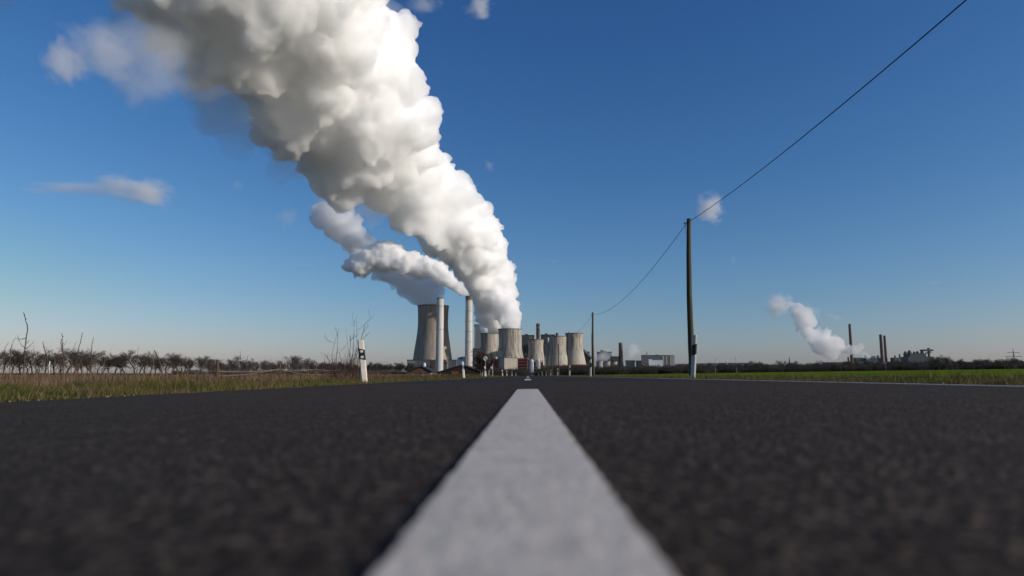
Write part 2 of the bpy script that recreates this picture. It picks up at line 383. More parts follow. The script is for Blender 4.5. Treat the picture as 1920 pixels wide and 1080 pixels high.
# ------------------------------------------------------------------ ground, field, road
def axis(vals): return np.array(sorted(set(vals)), float)
xs = axis([-12000, -6000, -3000, -1800, -1200, -900, -600, -400, -300] + list(np.arange(-240, -40, 20)) + list(np.arange(-40, -12, 4)) + list(np.arange(-12, -3.2, 0.55)) + [-3.7, -3.16, -3.14, 3.14, 3.16, 3.5, 4, 4.6, 5.15, 6, 7, 8, 10, 12] + list(np.arange(16, 60, 6)) + list(np.arange(60, 240, 20)) + [260, 300, 350, 400, 460, 520, 700, 1000, 1500, 2500, 4000, 7000, 12000])
ys = axis([-60, -20, -6] + list(np.arange(0, 40, 2)) + list(np.arange(40, 120, 8)) + list(np.arange(120, 660, 20)) + [660, 800, 900, 1000, 1300, 1800, 2500, 4000, 7000, 12000, 18000])
def sheet(name, xa, ya, dz, m, keep=None):
    V = np.array([(x, y, gh(x, y) + dz) for y in ya for x in xa]); w = len(xa); Fq = []
    for j in range(len(ya) - 1):
        for i in range(w - 1):
            if keep is None or keep((xa[i] + xa[i + 1]) / 2, (ya[j] + ya[j + 1]) / 2): Fq.append((j * w + i, j * w + i + 1, (j + 1) * w + i + 1, (j + 1) * w + i))
    me = np_mesh(name, V, np.array(Fq), m); me.polygons.foreach_set('use_smooth', [True] * len(me.polygons))
    return link(name, me)
tag(sheet('ground', xs, ys, 0, MATS['soil']), kind='structure')
tag(sheet('field', axis([x for x in xs if 6 <= x <= 700]), axis([y for y in ys if -6 <= y <= 640]), 0.03, MATS['field_green']), kind='structure')
tag(sheet('meadow', axis([x for x in xs if -1200 <= x <= -7.0]), axis([y for y in ys if -6 <= y <= 320]), 0.02, MATS['heath']), kind='structure')
def road_z(x): return x * 0.0245 if x < 0 else x * 0.006
rx = [-3.15, -2, -1, -0.0632, 0, 0.0568, 1, 2, 3.15]
ry = list(np.arange(-4, 20, 2.0)) + list(np.arange(20, 900, 20.0))
V = [(x, y, road_z(x)) for y in ry for x in rx]; w = len(rx)
Fq = [(j * w + i, j * w + i + 1, (j + 1) * w + i + 1, (j + 1) * w + i) for j in range(len(ry) - 1) for i in range(w - 1)]
me = np_mesh('road', np.array(V), np.array(Fq), MATS['asphalt']); tag(link('road', me), kind='structure')
for sx_ in (-3.15, 3.15):                        # ragged broken asphalt edge falling to the verge
    pass
def strip(name, x0, x1, y0, y1, mid=None):
    c = [x0] + ([mid] if mid is not None else []) + [x1]
    mb = MB(); n = len(c); rg = random.Random(int(y0 * 10 + x0 * 100)); k = max(2, int((y1 - y0) / (0.015 if y1 < 13 else 2)))
    vs = []
    for j in range(k + 1):
        y = y0 + (y1 - y0) * j / k
        for i, x in enumerate(c):
            jx = rg.uniform(-0.0014, 0.0014) if i in (0, n - 1) else 0
            vs.append((x + jx, y, road_z(x) + 0.0042))
    base = len(vs)
    for j in range(k + 1):
        y = y0 + (y1 - y0) * j / k
        for i, x in ((0, x0 - 0.001), (n - 1, x1 + 0.001)): vs.append((x, y, road_z(x) - 0.002))
    fs = []
    for j in range(k):
        for i in range(n - 1): fs.append((j * n + i, j * n + i + 1, (j + 1) * n + i + 1, (j + 1) * n + i))
        fs.append((j * n, (j + 1) * n, base + 2 * (j + 1), base + 2 * j)); fs.append((j * n + n - 1, base + 2 * j + 1, base + 2 * (j + 1) + 1, (j + 1) * n + n - 1))
    fs.append(tuple([base] + list(range(n)) + [base + 1])[::-1]); e = k * n
    fs.append(tuple([base + 2 * k] + [e + i for i in range(n)] + [base + 2 * k + 1]))
    mb.add(vs, fs); return tag(mb.build(name, MATS['road_paint']), kind='structure')
for k in range(12): strip('road_marking', -0.0632, 0.0568, 0.04 + 12 * k if k else 0.03, 4.05 + 12 * k, mid=0.0)
strip('road_edge_line', 2.88, 2.94, -2, 400)

# ------------------------------------------------------------------ blades of grass, straw and crop (nobody could count them)
def blades(name, pos, h, wdt, lean, m, kind='stuff', label=None):
    n = len(pos); a = rng.rand(n) * 2 * math.pi; d = np.stack([np.cos(a), np.sin(a), np.zeros(n)], 1); la = rng.rand(n) * 2 * math.pi
    ln = np.stack([np.cos(la), np.sin(la), np.zeros(n)], 1) * (lean * h * rng.uniform(0.3, 1.3, n))[:, None]
    w = wdt[:, None]; up = np.zeros((n, 3)); up[:, 2] = h
    b0, b1 = pos - d * w / 2, pos + d * w / 2; mid = pos + up * 0.55 + ln * 0.3; tip = pos + up + ln
    V = np.stack([b0, b1, mid - d * w * 0.4, mid + d * w * 0.4, tip], 1).reshape(-1, 3); o = (np.arange(n) * 5)[:, None, None]
    Fq = (np.array([[0, 1, 3], [0, 3, 2], [2, 3, 4]])[None] + o).reshape(-1, 3)
    return tag(link(name, np_mesh(name, V, Fq, m)), label, None, None, kind)
def scatter(n, x0, x1, y0, y1, clump=0.0, power=1.0):
    """points between two sidelines, thinning out with distance"""
    u = rng.rand(n); y = 1 / (1 / y0 + u * (1 / y1 - 1 / y0)) if power else y0 + u * (y1 - y0)
    x = x0 + rng.rand(n) * (x1 - x0)
    if clump:
        P = np.stack([x / clump, y / clump, np.zeros(n)], 1); k = vnoise(P.astype(np.float32), 4) + 0.5 * vnoise((P * 3).astype(np.float32), 9); keep = k > np.quantile(k, 0.3); x, y = x[keep], y[keep]
    return np.stack([x, y, np.array([gh(a, b) for a, b in zip(x, y)])], 1)
def hvar(p, wl, seed): return vnoise((p / wl).astype(np.float32), seed)
for side in (-1, 1):
    if side < 0: p = np.concatenate([scatter(110000, -3.16, -6.2, 2.6, 60), scatter(30000, -3.16, -5.2, 45, 260)])
    else: p = np.concatenate([scatter(90000, 3.16, 5.6, 2.6, 60), scatter(30000, 3.16, 6.0, 45, 260)])
    edge = np.clip((np.abs(p[:, 0]) - 3.14) / 0.5, 0.25, 1)
    hh = (0.022 + 0.15 * (hvar(p, 0.6, 2) * hvar(p, 0.17, 3) * 1.5) ** 1.5) * edge * rng.uniform(0.5, 1.3, len(p)) * (1.0 if side < 0 else 0.72)
    blades('verge_grass', p, hh, 0.0045 * np.maximum(1, p[:, 1] / 9), 0.55, MATS['grass_blade'])
p = scatter(18000, -3.2, -7, 3, 120, 0.5)
blades('dry_grass', p, 0.06 * rng.uniform(0.5, 1.5, len(p)), 0.004 * np.maximum(1, p[:, 1] / 9), 0.6, MATS['dry_blade'])
p = scatter(14000, 3.2, 5.6, 3, 120, 0.5)
blades('dry_grass', p, 0.045 * rng.uniform(0.5, 1.4, len(p)), 0.004 * np.maximum(1, p[:, 1] / 9), 0.6, MATS['dry_blade'])
p = np.concatenate([scatter(26000, -6.0, -14, 6, 40, 1.3), scatter(60000, -9, -60, 18, 200, 3)])
blades('dry_undergrowth', p, (0.06 + 0.22 * hvar(p, 1.6, 6) ** 2) * rng.uniform(0.4, 1.3, len(p)), 0.006 * np.maximum(1, p[:, 1] / 12), 0.5, MATS['dry_blade'])
p = scatter(4200, -5.6, -26, 7, 60, 1.5)
blades('dry_reeds', p, rng.uniform(0.22, 0.7, len(p)), 0.006 * np.maximum(1, p[:, 1] / 14), 0.3, MATS['dry_blade'])
p = scatter(90000, 6.0, 90, 5, 150)
blades('young_crop', p, 0.035 * rng.uniform(0.6, 1.3, len(p)), 0.006 * np.maximum(1, p[:, 1] / 10), 0.5, MATS['crop_blade'])

# ------------------------------------------------------------------ bare winter trees, shrubs, brush
def seg_mesh(segs, n=3):
    A = np.array([s[0] for s in segs]); B = np.array([s[1] for s in segs]); ra = np.array([s[2] for s in segs]); rb = np.array([s[3] for s in segs])
    d = B - A; d /= np.linalg.norm(d, axis=1)[:, None] + 1e-9
    ref = np.where(np.abs(d[:, 2:3]) < 0.9, [[0, 0, 1.0]], [[1.0, 0, 0]]); u = np.cross(d, ref); u /= np.linalg.norm(u, axis=1)[:, None]; v = np.cross(d, u)
    ang = np.arange(n) * 2 * math.pi / n; ring = np.cos(ang)[None, :, None] * u[:, None] + np.sin(ang)[None, :, None] * v[:, None]
    V = np.concatenate([A[:, None] + ring * ra[:, None, None], B[:, None] + ring * rb[:, None, None]], 1).reshape(-1, 3)
    o = (np.arange(len(segs)) * 2 * n)[:, None, None]; i = np.arange(n); j = (i + 1) % n
    Fq = (np.stack([i, i + n, j + n, j], 1)[None] + o).reshape(-1, 4)
    return V, Fq
def grow(seed, H, trunk=0.3, r0=0.02, levels=5, kids=(5, 4, 4, 3, 3), spread=0.75, upw=0.25, lenf=0.62, rf=0.55, rmin=0.012, droop=0.0):
    """segments of a leafless tree; returns (trunk and limb segments, twig segments)"""
    g = random.Random(seed); limbs, twigs = [], []
    def br(p, d, ln, r, lv):
        n = 3 if lv < 3 else 2; q = Vector(p); dd = Vector(d); pts = [q.copy()]
        for k in range(n):
            dd = (dd + Vector((g.gauss(0, .16), g.gauss(0, .16), g.gauss(0, .1) + upw * 0.25 - droop * lv * 0.06))).normalized()
            q2 = q + dd * ln / n; ra, rb = r * (1 - 0.45 * k / n), r * (1 - 0.45 * (k + 1) / n)
            (limbs if lv < 2 else twigs).append((tuple(q), tuple(q2), max(ra, rmin), max(rb, rmin))); q = q2; pts.append(q.copy())
        if lv >= levels: return
        for c in range(kids[lv]):
            t = trunk + (1 - trunk) * (c + g.random()) / kids[lv] if lv == 0 else 0.3 + 0.7 * (c + g.random()) / kids[lv]
            k = min(int(t * n), n - 1); f = t * n - k; pos = pts[k].lerp(pts[k + 1], min(f, 1))
            a = g.random() * 2 * math.pi; s = spread * g.uniform(0.6, 1.3)
            perp = dd.orthogonal().normalized(); perp.rotate(Matrix.Rotation(a, 3, dd))
            nd = (dd * (1 - 0.35 * s) + perp * s + Vector((0, 0, upw))).normalized()
            br(pos, nd, ln * lenf * g.uniform(0.7, 1.15) * (1.15 - 0.35 * t if lv == 0 else 1), max(r * rf * (1 - 0.35 * t), rmin), lv + 1)
    br((0, 0, 0), (0, 0, 1), H * 0.62, H * r0, 0)
    top = max(s[1][2] for s in limbs + twigs); k = H / top
    sc = lambda L_: [(tuple(c * k for c in a), tuple(c * k for c in b_), ra, rb) for a, b_, ra, rb in L_]
    return sc(limbs), sc(twigs)
def tree_mesh(name, seed, H, mats, **kw):
    li, tw = grow(seed, H, **kw); V1, F1 = seg_mesh(li, 5); V2, F2 = seg_mesh(tw, 3)
    return np_mesh(name, np.concatenate([V1, V2]), np.concatenate([F1, F2 + len(V1)]), mats, np.concatenate([np.zeros(len(F1)), np.ones(len(F2))]))
FAR_KW = dict(levels=4, kids=(12, 6, 5, 4), rmin=0.020, r0=0.02, spread=0.85, lenf=0.58, trunk=0.2, upw=0.3)
TREES = [tree_mesh('bare_tree', 20 + k, 12, [MATS['bark'], MATS['bark_grey']], **FAR_KW) for k in range(6)]
def tree_row(items, label_fn, group):
    for k, (px, ytop, Y) in enumerate(items):
        me = TREES[k % len(TREES)]; x = X(px, Y); z = gh(x, Y) - 0.1; h = Z(ytop, Y, px) - z
        o = link('bare_tree', me, None, (x, Y, z)); s = h / 12; o.scale = (s * rnd.uniform(1.3, 1.9), s * rnd.uniform(1.3, 1.9), s); o.rotation_euler = (0, 0, rnd.random() * 6.28)
        tag(o, label_fn(k), 'tree', group)
ORD = ['first', 'second', 'third', 'fourth', 'fifth', 'sixth', 'seventh', 'eighth', 'ninth', 'tenth', 'eleventh', 'twelfth', 'thirteenth', 'fourteenth', 'fifteenth', 'sixteenth', 'seventeenth', 'eighteenth', 'nineteenth', 'twentieth',
       'twenty-first', 'twenty-second', 'twenty-third', 'twenty-fourth', 'twenty-fifth', 'twenty-sixth', 'twenty-seventh', 'twenty-eighth', 'twenty-ninth', 'thirtieth', 'thirty-first', 'thirty-second', 'thirty-third', 'thirty-fourth', 'thirty-fifth', 'thirty-sixth', 'thirty-seventh', 'thirty-eighth', 'thirty-ninth', 'fortieth', 'forty-first', 'forty-second', 'forty-third', 'forty-fourth', 'forty-fifth', 'forty-sixth']
row = [(-14, 662), (22, 667), (50, 666), (72, 674), (113, 669), (146, 672), (163, 674), (183, 676), (204, 674), (226, 676), (261, 672), (281, 675), (302, 673), (322, 672), (345, 676), (6, 660), (38, 656), (60, 660), (84, 664), (101, 664), (124, 655), (138, 659), (154, 665), (171, 665), (192, 672), (215, 665), (234, 668), (252, 664), (270, 667), (291, 670), (312, 668), (332, 667), (354, 673), (376, 671), (393, 672), (412, 676), (432, 668), (448, 677), (466, 675), (490, 677), (512, 680), (538, 671), (556, 677), (581, 672), (603, 685)]
row.sort()
tree_row([(px, yt - (7 if px < 340 else 4) + rnd.uniform(-3, 2), 300 + px * 0.42 + rnd.uniform(-12, 12)) for px, yt in row],
         lambda k: f'{ORD[k]} leafless tree of the row behind the dry meadow, counting from the picture edge', 'bare trees in the row beyond the meadow')
rgt = [(1402, 676, 700), (1420, 675, 720), (1444, 683, 690), (1470, 672, 760), (1496, 676, 740), (1515, 679, 720), (1533, 675, 800), (1750, 665, 620), (1762, 664, 640), (1775, 665, 610), (1786, 668, 630), (1830, 671, 900), (1860, 676, 800), (1886, 670, 620), (1894, 672, 640), (1908, 667, 560)]
tree_row(rgt, lambda k: f'{ORD[k]} bare tree above the wood beyond the green field, counting away from the pole', 'bare trees above the wood beyond the field')

def merged(name, protos, places, m):
    Vs, Fs, n, mi = [], [], 0, []
    for (x, y, z, s, a, sz) in places:
        V, Fq = protos[rnd.randrange(len(protos))]; c, q = math.cos(a), math.sin(a)
        W = np.stack([(V[:, 0] * c - V[:, 1] * q) * s + x, (V[:, 0] * q + V[:, 1] * c) * s + y, V[:, 2] * sz + z], 1); Vs.append(W); Fs.append(Fq + n); n += len(V)
    return tag(link(name, np_mesh(name, np.concatenate(Vs), np.concatenate(Fs), m)), kind='stuff')
def brush(seed, H=3.0, n=60, rmin=0.03):
    g = random.Random(seed); segs = []
    for _ in range(n):
        a = g.random() * 6.283; r = g.random() ** 0.5 * 1.6; p = Vector((r * math.cos(a), r * math.sin(a), 0)); d = Vector((g.gauss(0, .35), g.gauss(0, .35), 1)).normalized(); h = H * g.uniform(0.35, 1.0) * (1 - 0.25 * r / 1.6)
        q = p
        for k in range(3):
            d = (d + Vector((g.gauss(0, .2), g.gauss(0, .2), 0))).normalized(); q2 = q + d * h / 3; segs.append((tuple(q), tuple(q2), rmin * (1.6 - k * .3), rmin * (1.3 - k * .3)))
            for _k in range(3):
                e = (d + Vector((g.gauss(0, .7), g.gauss(0, .7), g.gauss(0.1, .3)))).normalized(); segs.append((tuple(q2), tuple(q2 + e * h * 0.22), rmin, rmin * 0.7))
            q = q2
    return seg_mesh(segs, 3)
BR = [brush(k) for k in range(5)]; BRT = [seg_mesh(sum(grow(60 + k, 9, levels=4, kids=(7, 4, 4, 3), rmin=0.05, r0=0.014, trunk=0.15), []), 3) for k in range(4)]
def band(n, x0px, x1px, Y0, Y1, h0, h1):
    out = []
    for _ in range(n):
        Y = rnd.uniform(Y0, Y1); px = rnd.uniform(x0px, x1px); x = X(px, Y); s = rnd.uniform(h0, h1); out.append((x, Y, gh(x, Y) - 0.2, s * rnd.uniform(0.9, 1.5), rnd.random() * 6.28, s))
    return out
merged('roadside_brush_undergrowth', BR, band(260, 1006, 1330, 290, 400, 0.9, 1.7), MATS['bark'])
merged('roadside_brush_undergrowth', BR, band(120, 884, 985, 240, 330, 0.6, 1.2), MATS['bark'])
merged('distant_woods', BRT, band(420, 1270, 1990, 650, 900, 0.75, 1.25), MATS['bark'])
merged('distant_woods', BR, band(400, 1120, 1990, 645, 700, 1.8, 2.8), MATS['bark'])
merged('distant_woods', BRT, band(150, 585, 800, 420, 640, 0.5, 0.95), MATS['bark'])
merged('distant_woods', BRT, band(70, 390, 640, 430, 560, 0.6, 1.05), MATS['bark_grey'])
merged('distant_woods', BR, band(260, 330, 800, 380, 470, 0.5, 1.1), MATS['bark_grey'])

# loose stones and clods along the broken asphalt edges
bmx = bmesh.new(); bmesh.ops.create_icosphere(bmx, subdivisions=1, radius=1.0); PV = np.array([v.co[:] for v in bmx.verts]); PF = np.array([[v.index for v in f.verts] for f in bmx.faces]); bmx.free()
Vs, Fs = [], []; mi = []
for k in range(900):
    sd = -1 if k % 3 else 1; y = 1 / (1 / 2.6 + rng.rand() * (1 / 70 - 1 / 2.6)); x = sd * (3.12 + abs(rng.normal(0, 0.10))); s = rng.uniform(0.003, 0.012) * max(1, y / 14) * (1.6 if rng.rand() < .06 else 1)
    z = road_z(x) if abs(x) < 3.15 else gh(x, y); W = PV * rng.uniform(0.7, 1.2, PV.shape) * np.array([1, 1, .6]) * s + np.array([x, y, max(z, -0.09) + s * .3]); Fs.append(PF + len(Vs) * len(PV)); Vs.append(W); mi += [int(rng.rand() < .5)] * len(PF)
mat('pebble_pale', (0.24, 0.205, 0.165), (0.13, 0.11, 0.09), 40); mat('pebble_dark', (0.07, 0.055, 0.042), (0.04, 0.034, 0.028), 40)
tag(link('gravel', np_mesh('gravel', np.concatenate(Vs), np.concatenate(Fs), [MATS['pebble_pale'], MATS['pebble_dark']], np.array(mi))), kind='stuff')
# ------------------------------------------------------------------ roadside marker posts
def make_marker(round_pair):
    root = empty('marker_post', (0, 0, 0))
    sec = lambda s: [(-0.052 * s, -0.026), (-0.036 * s, -0.045), (0.036 * s, -0.045), (0.060 * s, -0.020), (0.040 * s, 0.045), (-0.040 * s, 0.045)]
    def body(z0f, z1f, mb, s0=1.0, s1=1.0, grow_=0.0):
        lo = [(x * (1 + grow_), y * (1 + grow_), z0f(x)) for x, y in sec(s0)]; hi = [(x * (1 + grow_), y * (1 + grow_), z1f(x)) for x, y in sec(s1)]
        n = 6; mb.add(lo + hi, [tuple(range(n - 1, -1, -1)), tuple(range(n, 2 * n))] + [(i, (i + 1) % n, n + (i + 1) % n, n + i) for i in range(n)])
    k = -0.38 if round_pair else 0.42
    mb = MB(); body(lambda x: -0.08, lambda x: 0.17, mb, 1.0, 1.0); body(lambda x: 0.17, lambda x: 0.535 + k * x, mb, 1.04, 1.04); body(lambda x: 0.535 + k * x, lambda x: 0.785 + k * x, mb, 1.0, 1.0)
    body(lambda x: 0.785 + k * x, lambda x: 0.985 + k * x * 0.7, mb, 1.04, 1.03); body(lambda x: 0.985 + k * x * 0.7, lambda x: 1.0 + k * x * 0.6, mb, 1.03, 0.86)
    mb.build('body', MATS['post_white'], root)
    bb = MB(); body(lambda x: 0.537 + k * x, lambda x: 0.783 + k * x, bb, 1.045, 1.045, 0.012); bb.build('black_band', MATS['post_black'], root)
    if round_pair:
        for zz in (0.597, 0.728):
            q = MB(); q.lathe([(0.031, 0), (0.031, 0.004), (0.026, 0.006)], 16); q.v = [(x, -0.046 - z, y + zz) for x, y, z in q.v]; q.f = [f for f in q.f]; q.build('reflector', MATS['reflector'], root)
    else:
        q = MB().box((0, -0.0478, 0.66), (0.04, 0.004, 0.14)); q.build('reflector', MATS['post_black'], root)
    return root
GP = 'marker posts along the road'
left = make_marker(True); right = make_marker(False)
for k, (Y, lean) in enumerate(((16, 7.0), (41, 6), (62, 5), (104, 6), (125, 3), (165, 2), (215, -2))):
    o = left if k == 0 else copy_tree(left)
    x = -3.83 if k else X(683.5, 16); o.location = (x, Y, gh(x, Y)); o.rotation_euler = (R(1), -R(lean), R(18)); o.scale = (1.28, 1.15, 1.0)
    tag(o, ['white marker post with two round reflectors in its black band, leaning beside the bare shrubs', 'white marker post in front of the dark timber barn', 'white marker post under the round derestriction sign', 'fourth marker post along the left verge, in front of the grey box hall', 'fifth marker post along the left verge, short beside the grey box hall', 'sixth marker post along the left verge, near the parked cars', 'farthest marker post on the left verge, tiny beside the white vehicles'][k], 'marker post', GP)
for k, (Y, lean, px) in enumerate(((16, 4.2, 1299.5), (40, 1.5, 1107), (65, 2, 1068), (92, 0, None), (117, 2, 1032.5), (151, 3, None), (192, 0, None), (260, 0, None))):
    o = right if k == 0 else copy_tree(right)
    x = X(px, Y) if px else 3.95; o.location = (x, Y, gh(x, Y)); o.rotation_euler = (0, R(lean), -R(32))
    tag(o, ['white marker post with a black band leaning against the view of the nearest wooden pole', 'white marker post with black band beside the second wooden pole', 'small marker post at the foot of the third wooden pole', 'fourth marker post along the right verge, hidden among the poles', 'fifth marker post along the right verge, beside a thin pole', 'sixth marker post along the right verge, among the far poles', 'seventh marker post along the right verge, below the white silos', 'eighth marker post along the right verge, beside the dark cars'][k], 'marker post', GP)

# ------------------------------------------------------------------ utility poles and their cable
POLES = [(X(1298.5, 31), 31), (X(1113, 78), 78), (X(1066, 120), 120), (7.4, 165), (7.4, 212), (7.5, 258), (7.6, 305), (7.6, 352)]
HP = [Z(411, 31, 1297), Z(586, 78, 1113), Z(623, 120, 1066), 7.6, 7.7, 7.7, 7.8, 7.8]
def make_pole(h):
    root = empty('utility_pole', (0, 0, 0)); mb = MB()
    zs = np.linspace(-0.3, h, 14); rg = random.Random(int(h * 100)); pts = [(-0.10 * math.sin(max(0, z) / h * 3.0) * 0.6 + rg.uniform(-.006, .006), 0, z) for z in zs]
    mb.tube(pts, [0.15 - 0.055 * max(0, z) / h for z in zs], 14); p = mb.build('shaft', MATS['pole_wood'], root, smooth=True)
    mb = MB(); mb.lathe([(0.102, -0.02), (0.105, 0.01), (0.05, 0.035)], 14, (pts[-1][0], 0, h)); mb.build('cap', MATS['dark_metal'], root, smooth=True)
    mb = MB(); tx = pts[-1][0]
    mb.tube([(tx - 0.08, -0.02, h - 0.16), (tx - 0.17, -0.03, h - 0.16), (tx - 0.2, -0.03, h - 0.2)], 0.014, 6); mb.lathe([(0.02, 0), (0.042, 0.015), (0.042, 0.05), (0.02, 0.075)], 10, (tx - 0.2, -0.03, h - 0.24))
    mb.tube([(tx - 0.13, -0.05, h - 0.2), (tx - 0.2, -0.06, h - 0.42), (tx - 0.16, -0.06, h - 0.62), (tx - 0.1, -0.04, h - 0.7)], 0.010, 5)
    mb.build('insulator_bracket', MATS['dark_metal'], root); return root
base_pole = None
PL = ['tall weathered wooden utility pole behind the banded marker post', 'second wooden utility pole, in front of the steaming small cooling towers', 'third wooden utility pole, in front of two pale cooling towers', 'fourth wooden utility pole, in front of a stained cooling tower', 'fifth wooden utility pole, standing left of the stained cooling tower pair', 'sixth wooden utility pole, small beside the white silos', 'seventh wooden utility pole, very small by the white silos', 'farthest wooden utility pole of the row, by the dark cars']
TOPS = []
for k, ((x, y), zt) in enumerate(zip(POLES, HP)):
    g0 = gh(x, y)
    if k == 0: o = base_pole = make_pole(zt - g0); hb = zt - g0
    else: o = copy_tree(base_pole); o.scale = (1, 1, (zt - g0) / hb)
    o.location = (x, y, g0); o.rotation_euler = (0, R((0.6, 0.2, 0.6, -.4, .5, 0, .4, -.3)[k]), 0)
    tag(o, PL[k], 'utility pole', 'wooden utility poles along the road'); TOPS.append(Vector((x - 0.05, y, zt - 0.2)))
A = [Vector((7.35, -14.0, 7.5))] + TOPS
cab = []
for i, (p, q) in enumerate(zip(A[:-1], A[1:])):
    sag = (0.95, 1.15, 0.9)[i] if i < 3 else 0.8
    for k in range(24): t = k / 24; cab.append(p.lerp(q, t) - Vector((0, 0, 4 * sag * t * (1 - t))))
cab.append(A[-1])
mb = MB(); mb.tube(cab, 0.0125, 6); tag(mb.build('overhead_cable', MATS['wire_black']), 'thin black overhead cable strung from pole to pole beside the road', 'cable')

# ------------------------------------------------------------------ meadow fence on the left
FP = [(69, 692, 716, 40), (340, 690, 715, 46), (407, 674, 713, 30), (524, 681, 714, 39), (577, 687, 712, 60), (592, 686, 713, 50)]
fl = ['dark fence post standing alone among the tall weeds', 'short dark fence post in the middle of the dry meadow', 'tall brown fence post at the edge of the reed clump', 'brown fence post with slack wires, midway to the shrubs', 'thin far fence post behind the wire', 'brown fence post nearest the bare shrubs']
fpos = []
for (px, yt, yb, Y), lb in zip(FP, fl):
    x = X(px, Y); g0 = gh(x, Y); h = Z(yt, Y, px) - g0; r_ = 0.05 if Y > 35 else 0.065; mb = MB()
    mb.lathe([(r_ * 1.05, -0.3), (r_ * 1.08, h * 0.5), (r_, h - 0.02), (r_ * 0.8, h)], 9)
    o = mb.build('fence_post', MATS['fence_wood'], smooth=True, loc=(x, Y, g0)); o.rotation_euler = (R(rnd.uniform(-2, 2)), R(rnd.uniform(-2, 2)), 0)
    tag(o, lb, 'fence post', 'wooden posts of the meadow fence'); fpos.append((x, Y, g0, h))
def wire(pts, lb, r=0.006):
    P = []
    for p, q in zip(pts[:-1], pts[1:]):
        p, q = Vector(p), Vector(q)
        for k in range(10): t = k / 10; P.append(p.lerp(q, t) - Vector((0, 0, 4 * 0.08 * t * (1 - t))))
    P.append(Vector(pts[-1])); mb = MB(); mb.tube(P, r, 5); tag(mb.build('fence_wire', MATS['wire_steel']), lb, 'wire', 'slack wires of the meadow fence')
tp = lambda k, f: (fpos[k][0], fpos[k][1] - 0.07, fpos[k][2] + fpos[k][3] * f)
X0 = X(150, 38)
wire([(X(165, 36), 36, gh(-20, 36) + 0.68), tp(1, 0.75), tp(2, 0.42), tp(3, 0.60), tp(5, 0.72), (X(640, 55), 55, 0.55)], 'upper slack wire of the meadow fence, about level with the post tops', 0.012)
wire([tp(2, 0.18), tp(3, 0.62), tp(5, 0.25), (X(660, 55), 55, 0.3)], 'lower slack wire drooping between the meadow fence posts', 0.010)
# leaning brace timbers beside the shrubs
root = empty('fence_brace', (X(667, 26), 26, gh(-6, 26)), 'dark timber fence brace with a sloping rail behind the nearest marker post', 'fence brace')
bx = lambda px: X(px, 26) - X(667, 26)
mb = MB(); mb.box((bx(668.5), 0, 0.26), (0.06, 0.06, 0.62)); mb.build('upright', MATS['timber_black'], root)
mb = MB(); mb.tube([(bx(668), 0.02, 0.52), (bx(651), 0.05, 0.30)], 0.022, 6); mb.build('rail', MATS['timber_black'], root)
mb = MB(); mb.tube([(bx(667), -0.02, 0.40), (bx(659), -0.05, 0.05)], 0.022, 6); mb.build('strut', MATS['timber_black'], root)

# ------------------------------------------------------------------ tall dead weeds and bare shrubs on the left verge
def weed(pts, Y, lb, twigs=(), r=0.007, buds=False, kind='dead_weed'):
    g = random.Random(int(pts[0][0] * 7)); W = [at(px, py, Y + 0.12 * math.sin(k * 1.7)) for k, (px, py) in enumerate(pts)]
    g0 = gh(W[0].x, Y); root = empty(kind, (W[0].x, Y, g0), lb, 'dead weed', 'tall dead weeds in the verge'); o = Vector((W[0].x, Y, g0))
    P = [Vector((0, 0, -0.02))] + [w - o for w in W[1:]]
    Q = []
    for p, q in zip(P[:-1], P[1:]):
        for k in range(4): Q.append(p.lerp(q, k / 4) + Vector((g.gauss(0, .003), g.gauss(0, .003), 0)))
    Q.append(P[-1]); n = len(Q); mb = MB(); mb.tube(Q, [r * (1.15 - 0.8 * k / n) for k in range(n)], 5); mb.build('stem', MATS['stalk'], root)
    for (a, bpt) in twigs:
        A_ = at(*a, Y) - o; B_ = at(*bpt, Y + g.uniform(-.2, .2)) - o; M_ = A_.lerp(B_, 0.5) + Vector((0, 0, -0.015)); t = MB(); t.tube([A_, M_, B_], [r * 0.55, r * 0.45, r * 0.25], 4); t.build('side_twig', MATS['stalk'], root)
    if buds:
        for k in range(int(n * 0.55), n):
            t = MB()
            c = Q[k]; s = 0.011
            d = (-1, 1)[k % 2]; t.lathe([(0.002, -s), (s * 0.7, 0), (0.002, s)], 6, (c.x + d * 0.007, c.y, c.z + g.uniform(-.01, .01)))
            t.build('seed_head', MATS['stalk'], root)
weed([(44, 716), (45, 690), (46, 660), (50, 630), (52, 612), (48, 600), (45, 588)], 10.5, 'tallest dead weed, branched, with a curved tip and seed knobs', [((46, 652), (36, 640)), ((36, 640), (33, 627)), ((47, 655), (64, 640)), ((48, 645), (55, 637)), ((49, 634), (30, 635)), ((47, 658), (66, 665))], 0.010, True)
weed([(6, 716), (7, 690), (8, 655), (16, 642)], 11, 'thin bent dead weed at the picture edge', r=0.006)
weed([(18, 716), (19, 690), (20, 655), (24, 642), (29, 632)], 10, 'thin curved dead weed beside the tallest weed', r=0.006)
weed([(69, 716), (67, 690), (66, 665), (62, 648)], 12, 'slim pale dead weed rising over the lone fence post', r=0.005)
weed([(92, 716), (91, 690), (88, 670), (84, 656), (81, 643)], 11, 'dead weed leaning back, with a short side twig', [((86, 662), (87, 650))], 0.008, True)
weed([(122, 716), (119, 690), (118, 670), (117, 648), (116.5, 627)], 10, 'straight dead weed with a knobbly head and forked tip', [((118, 650), (125, 638)), ((117, 655), (113, 640)), ((117, 648), (114, 636))], 0.009, True)
weed([(133, 716), (134, 690), (136, 660), (144, 640)], 12, 'faint dead weed leaning between the straight weed and the swept one', r=0.005)
weed([(138, 716), (141, 690), (144, 666), (149, 648), (155, 625)], 10.5, 'dead weed swept to the right with a dark tip', [((146, 660), (150, 654))], 0.008, True)
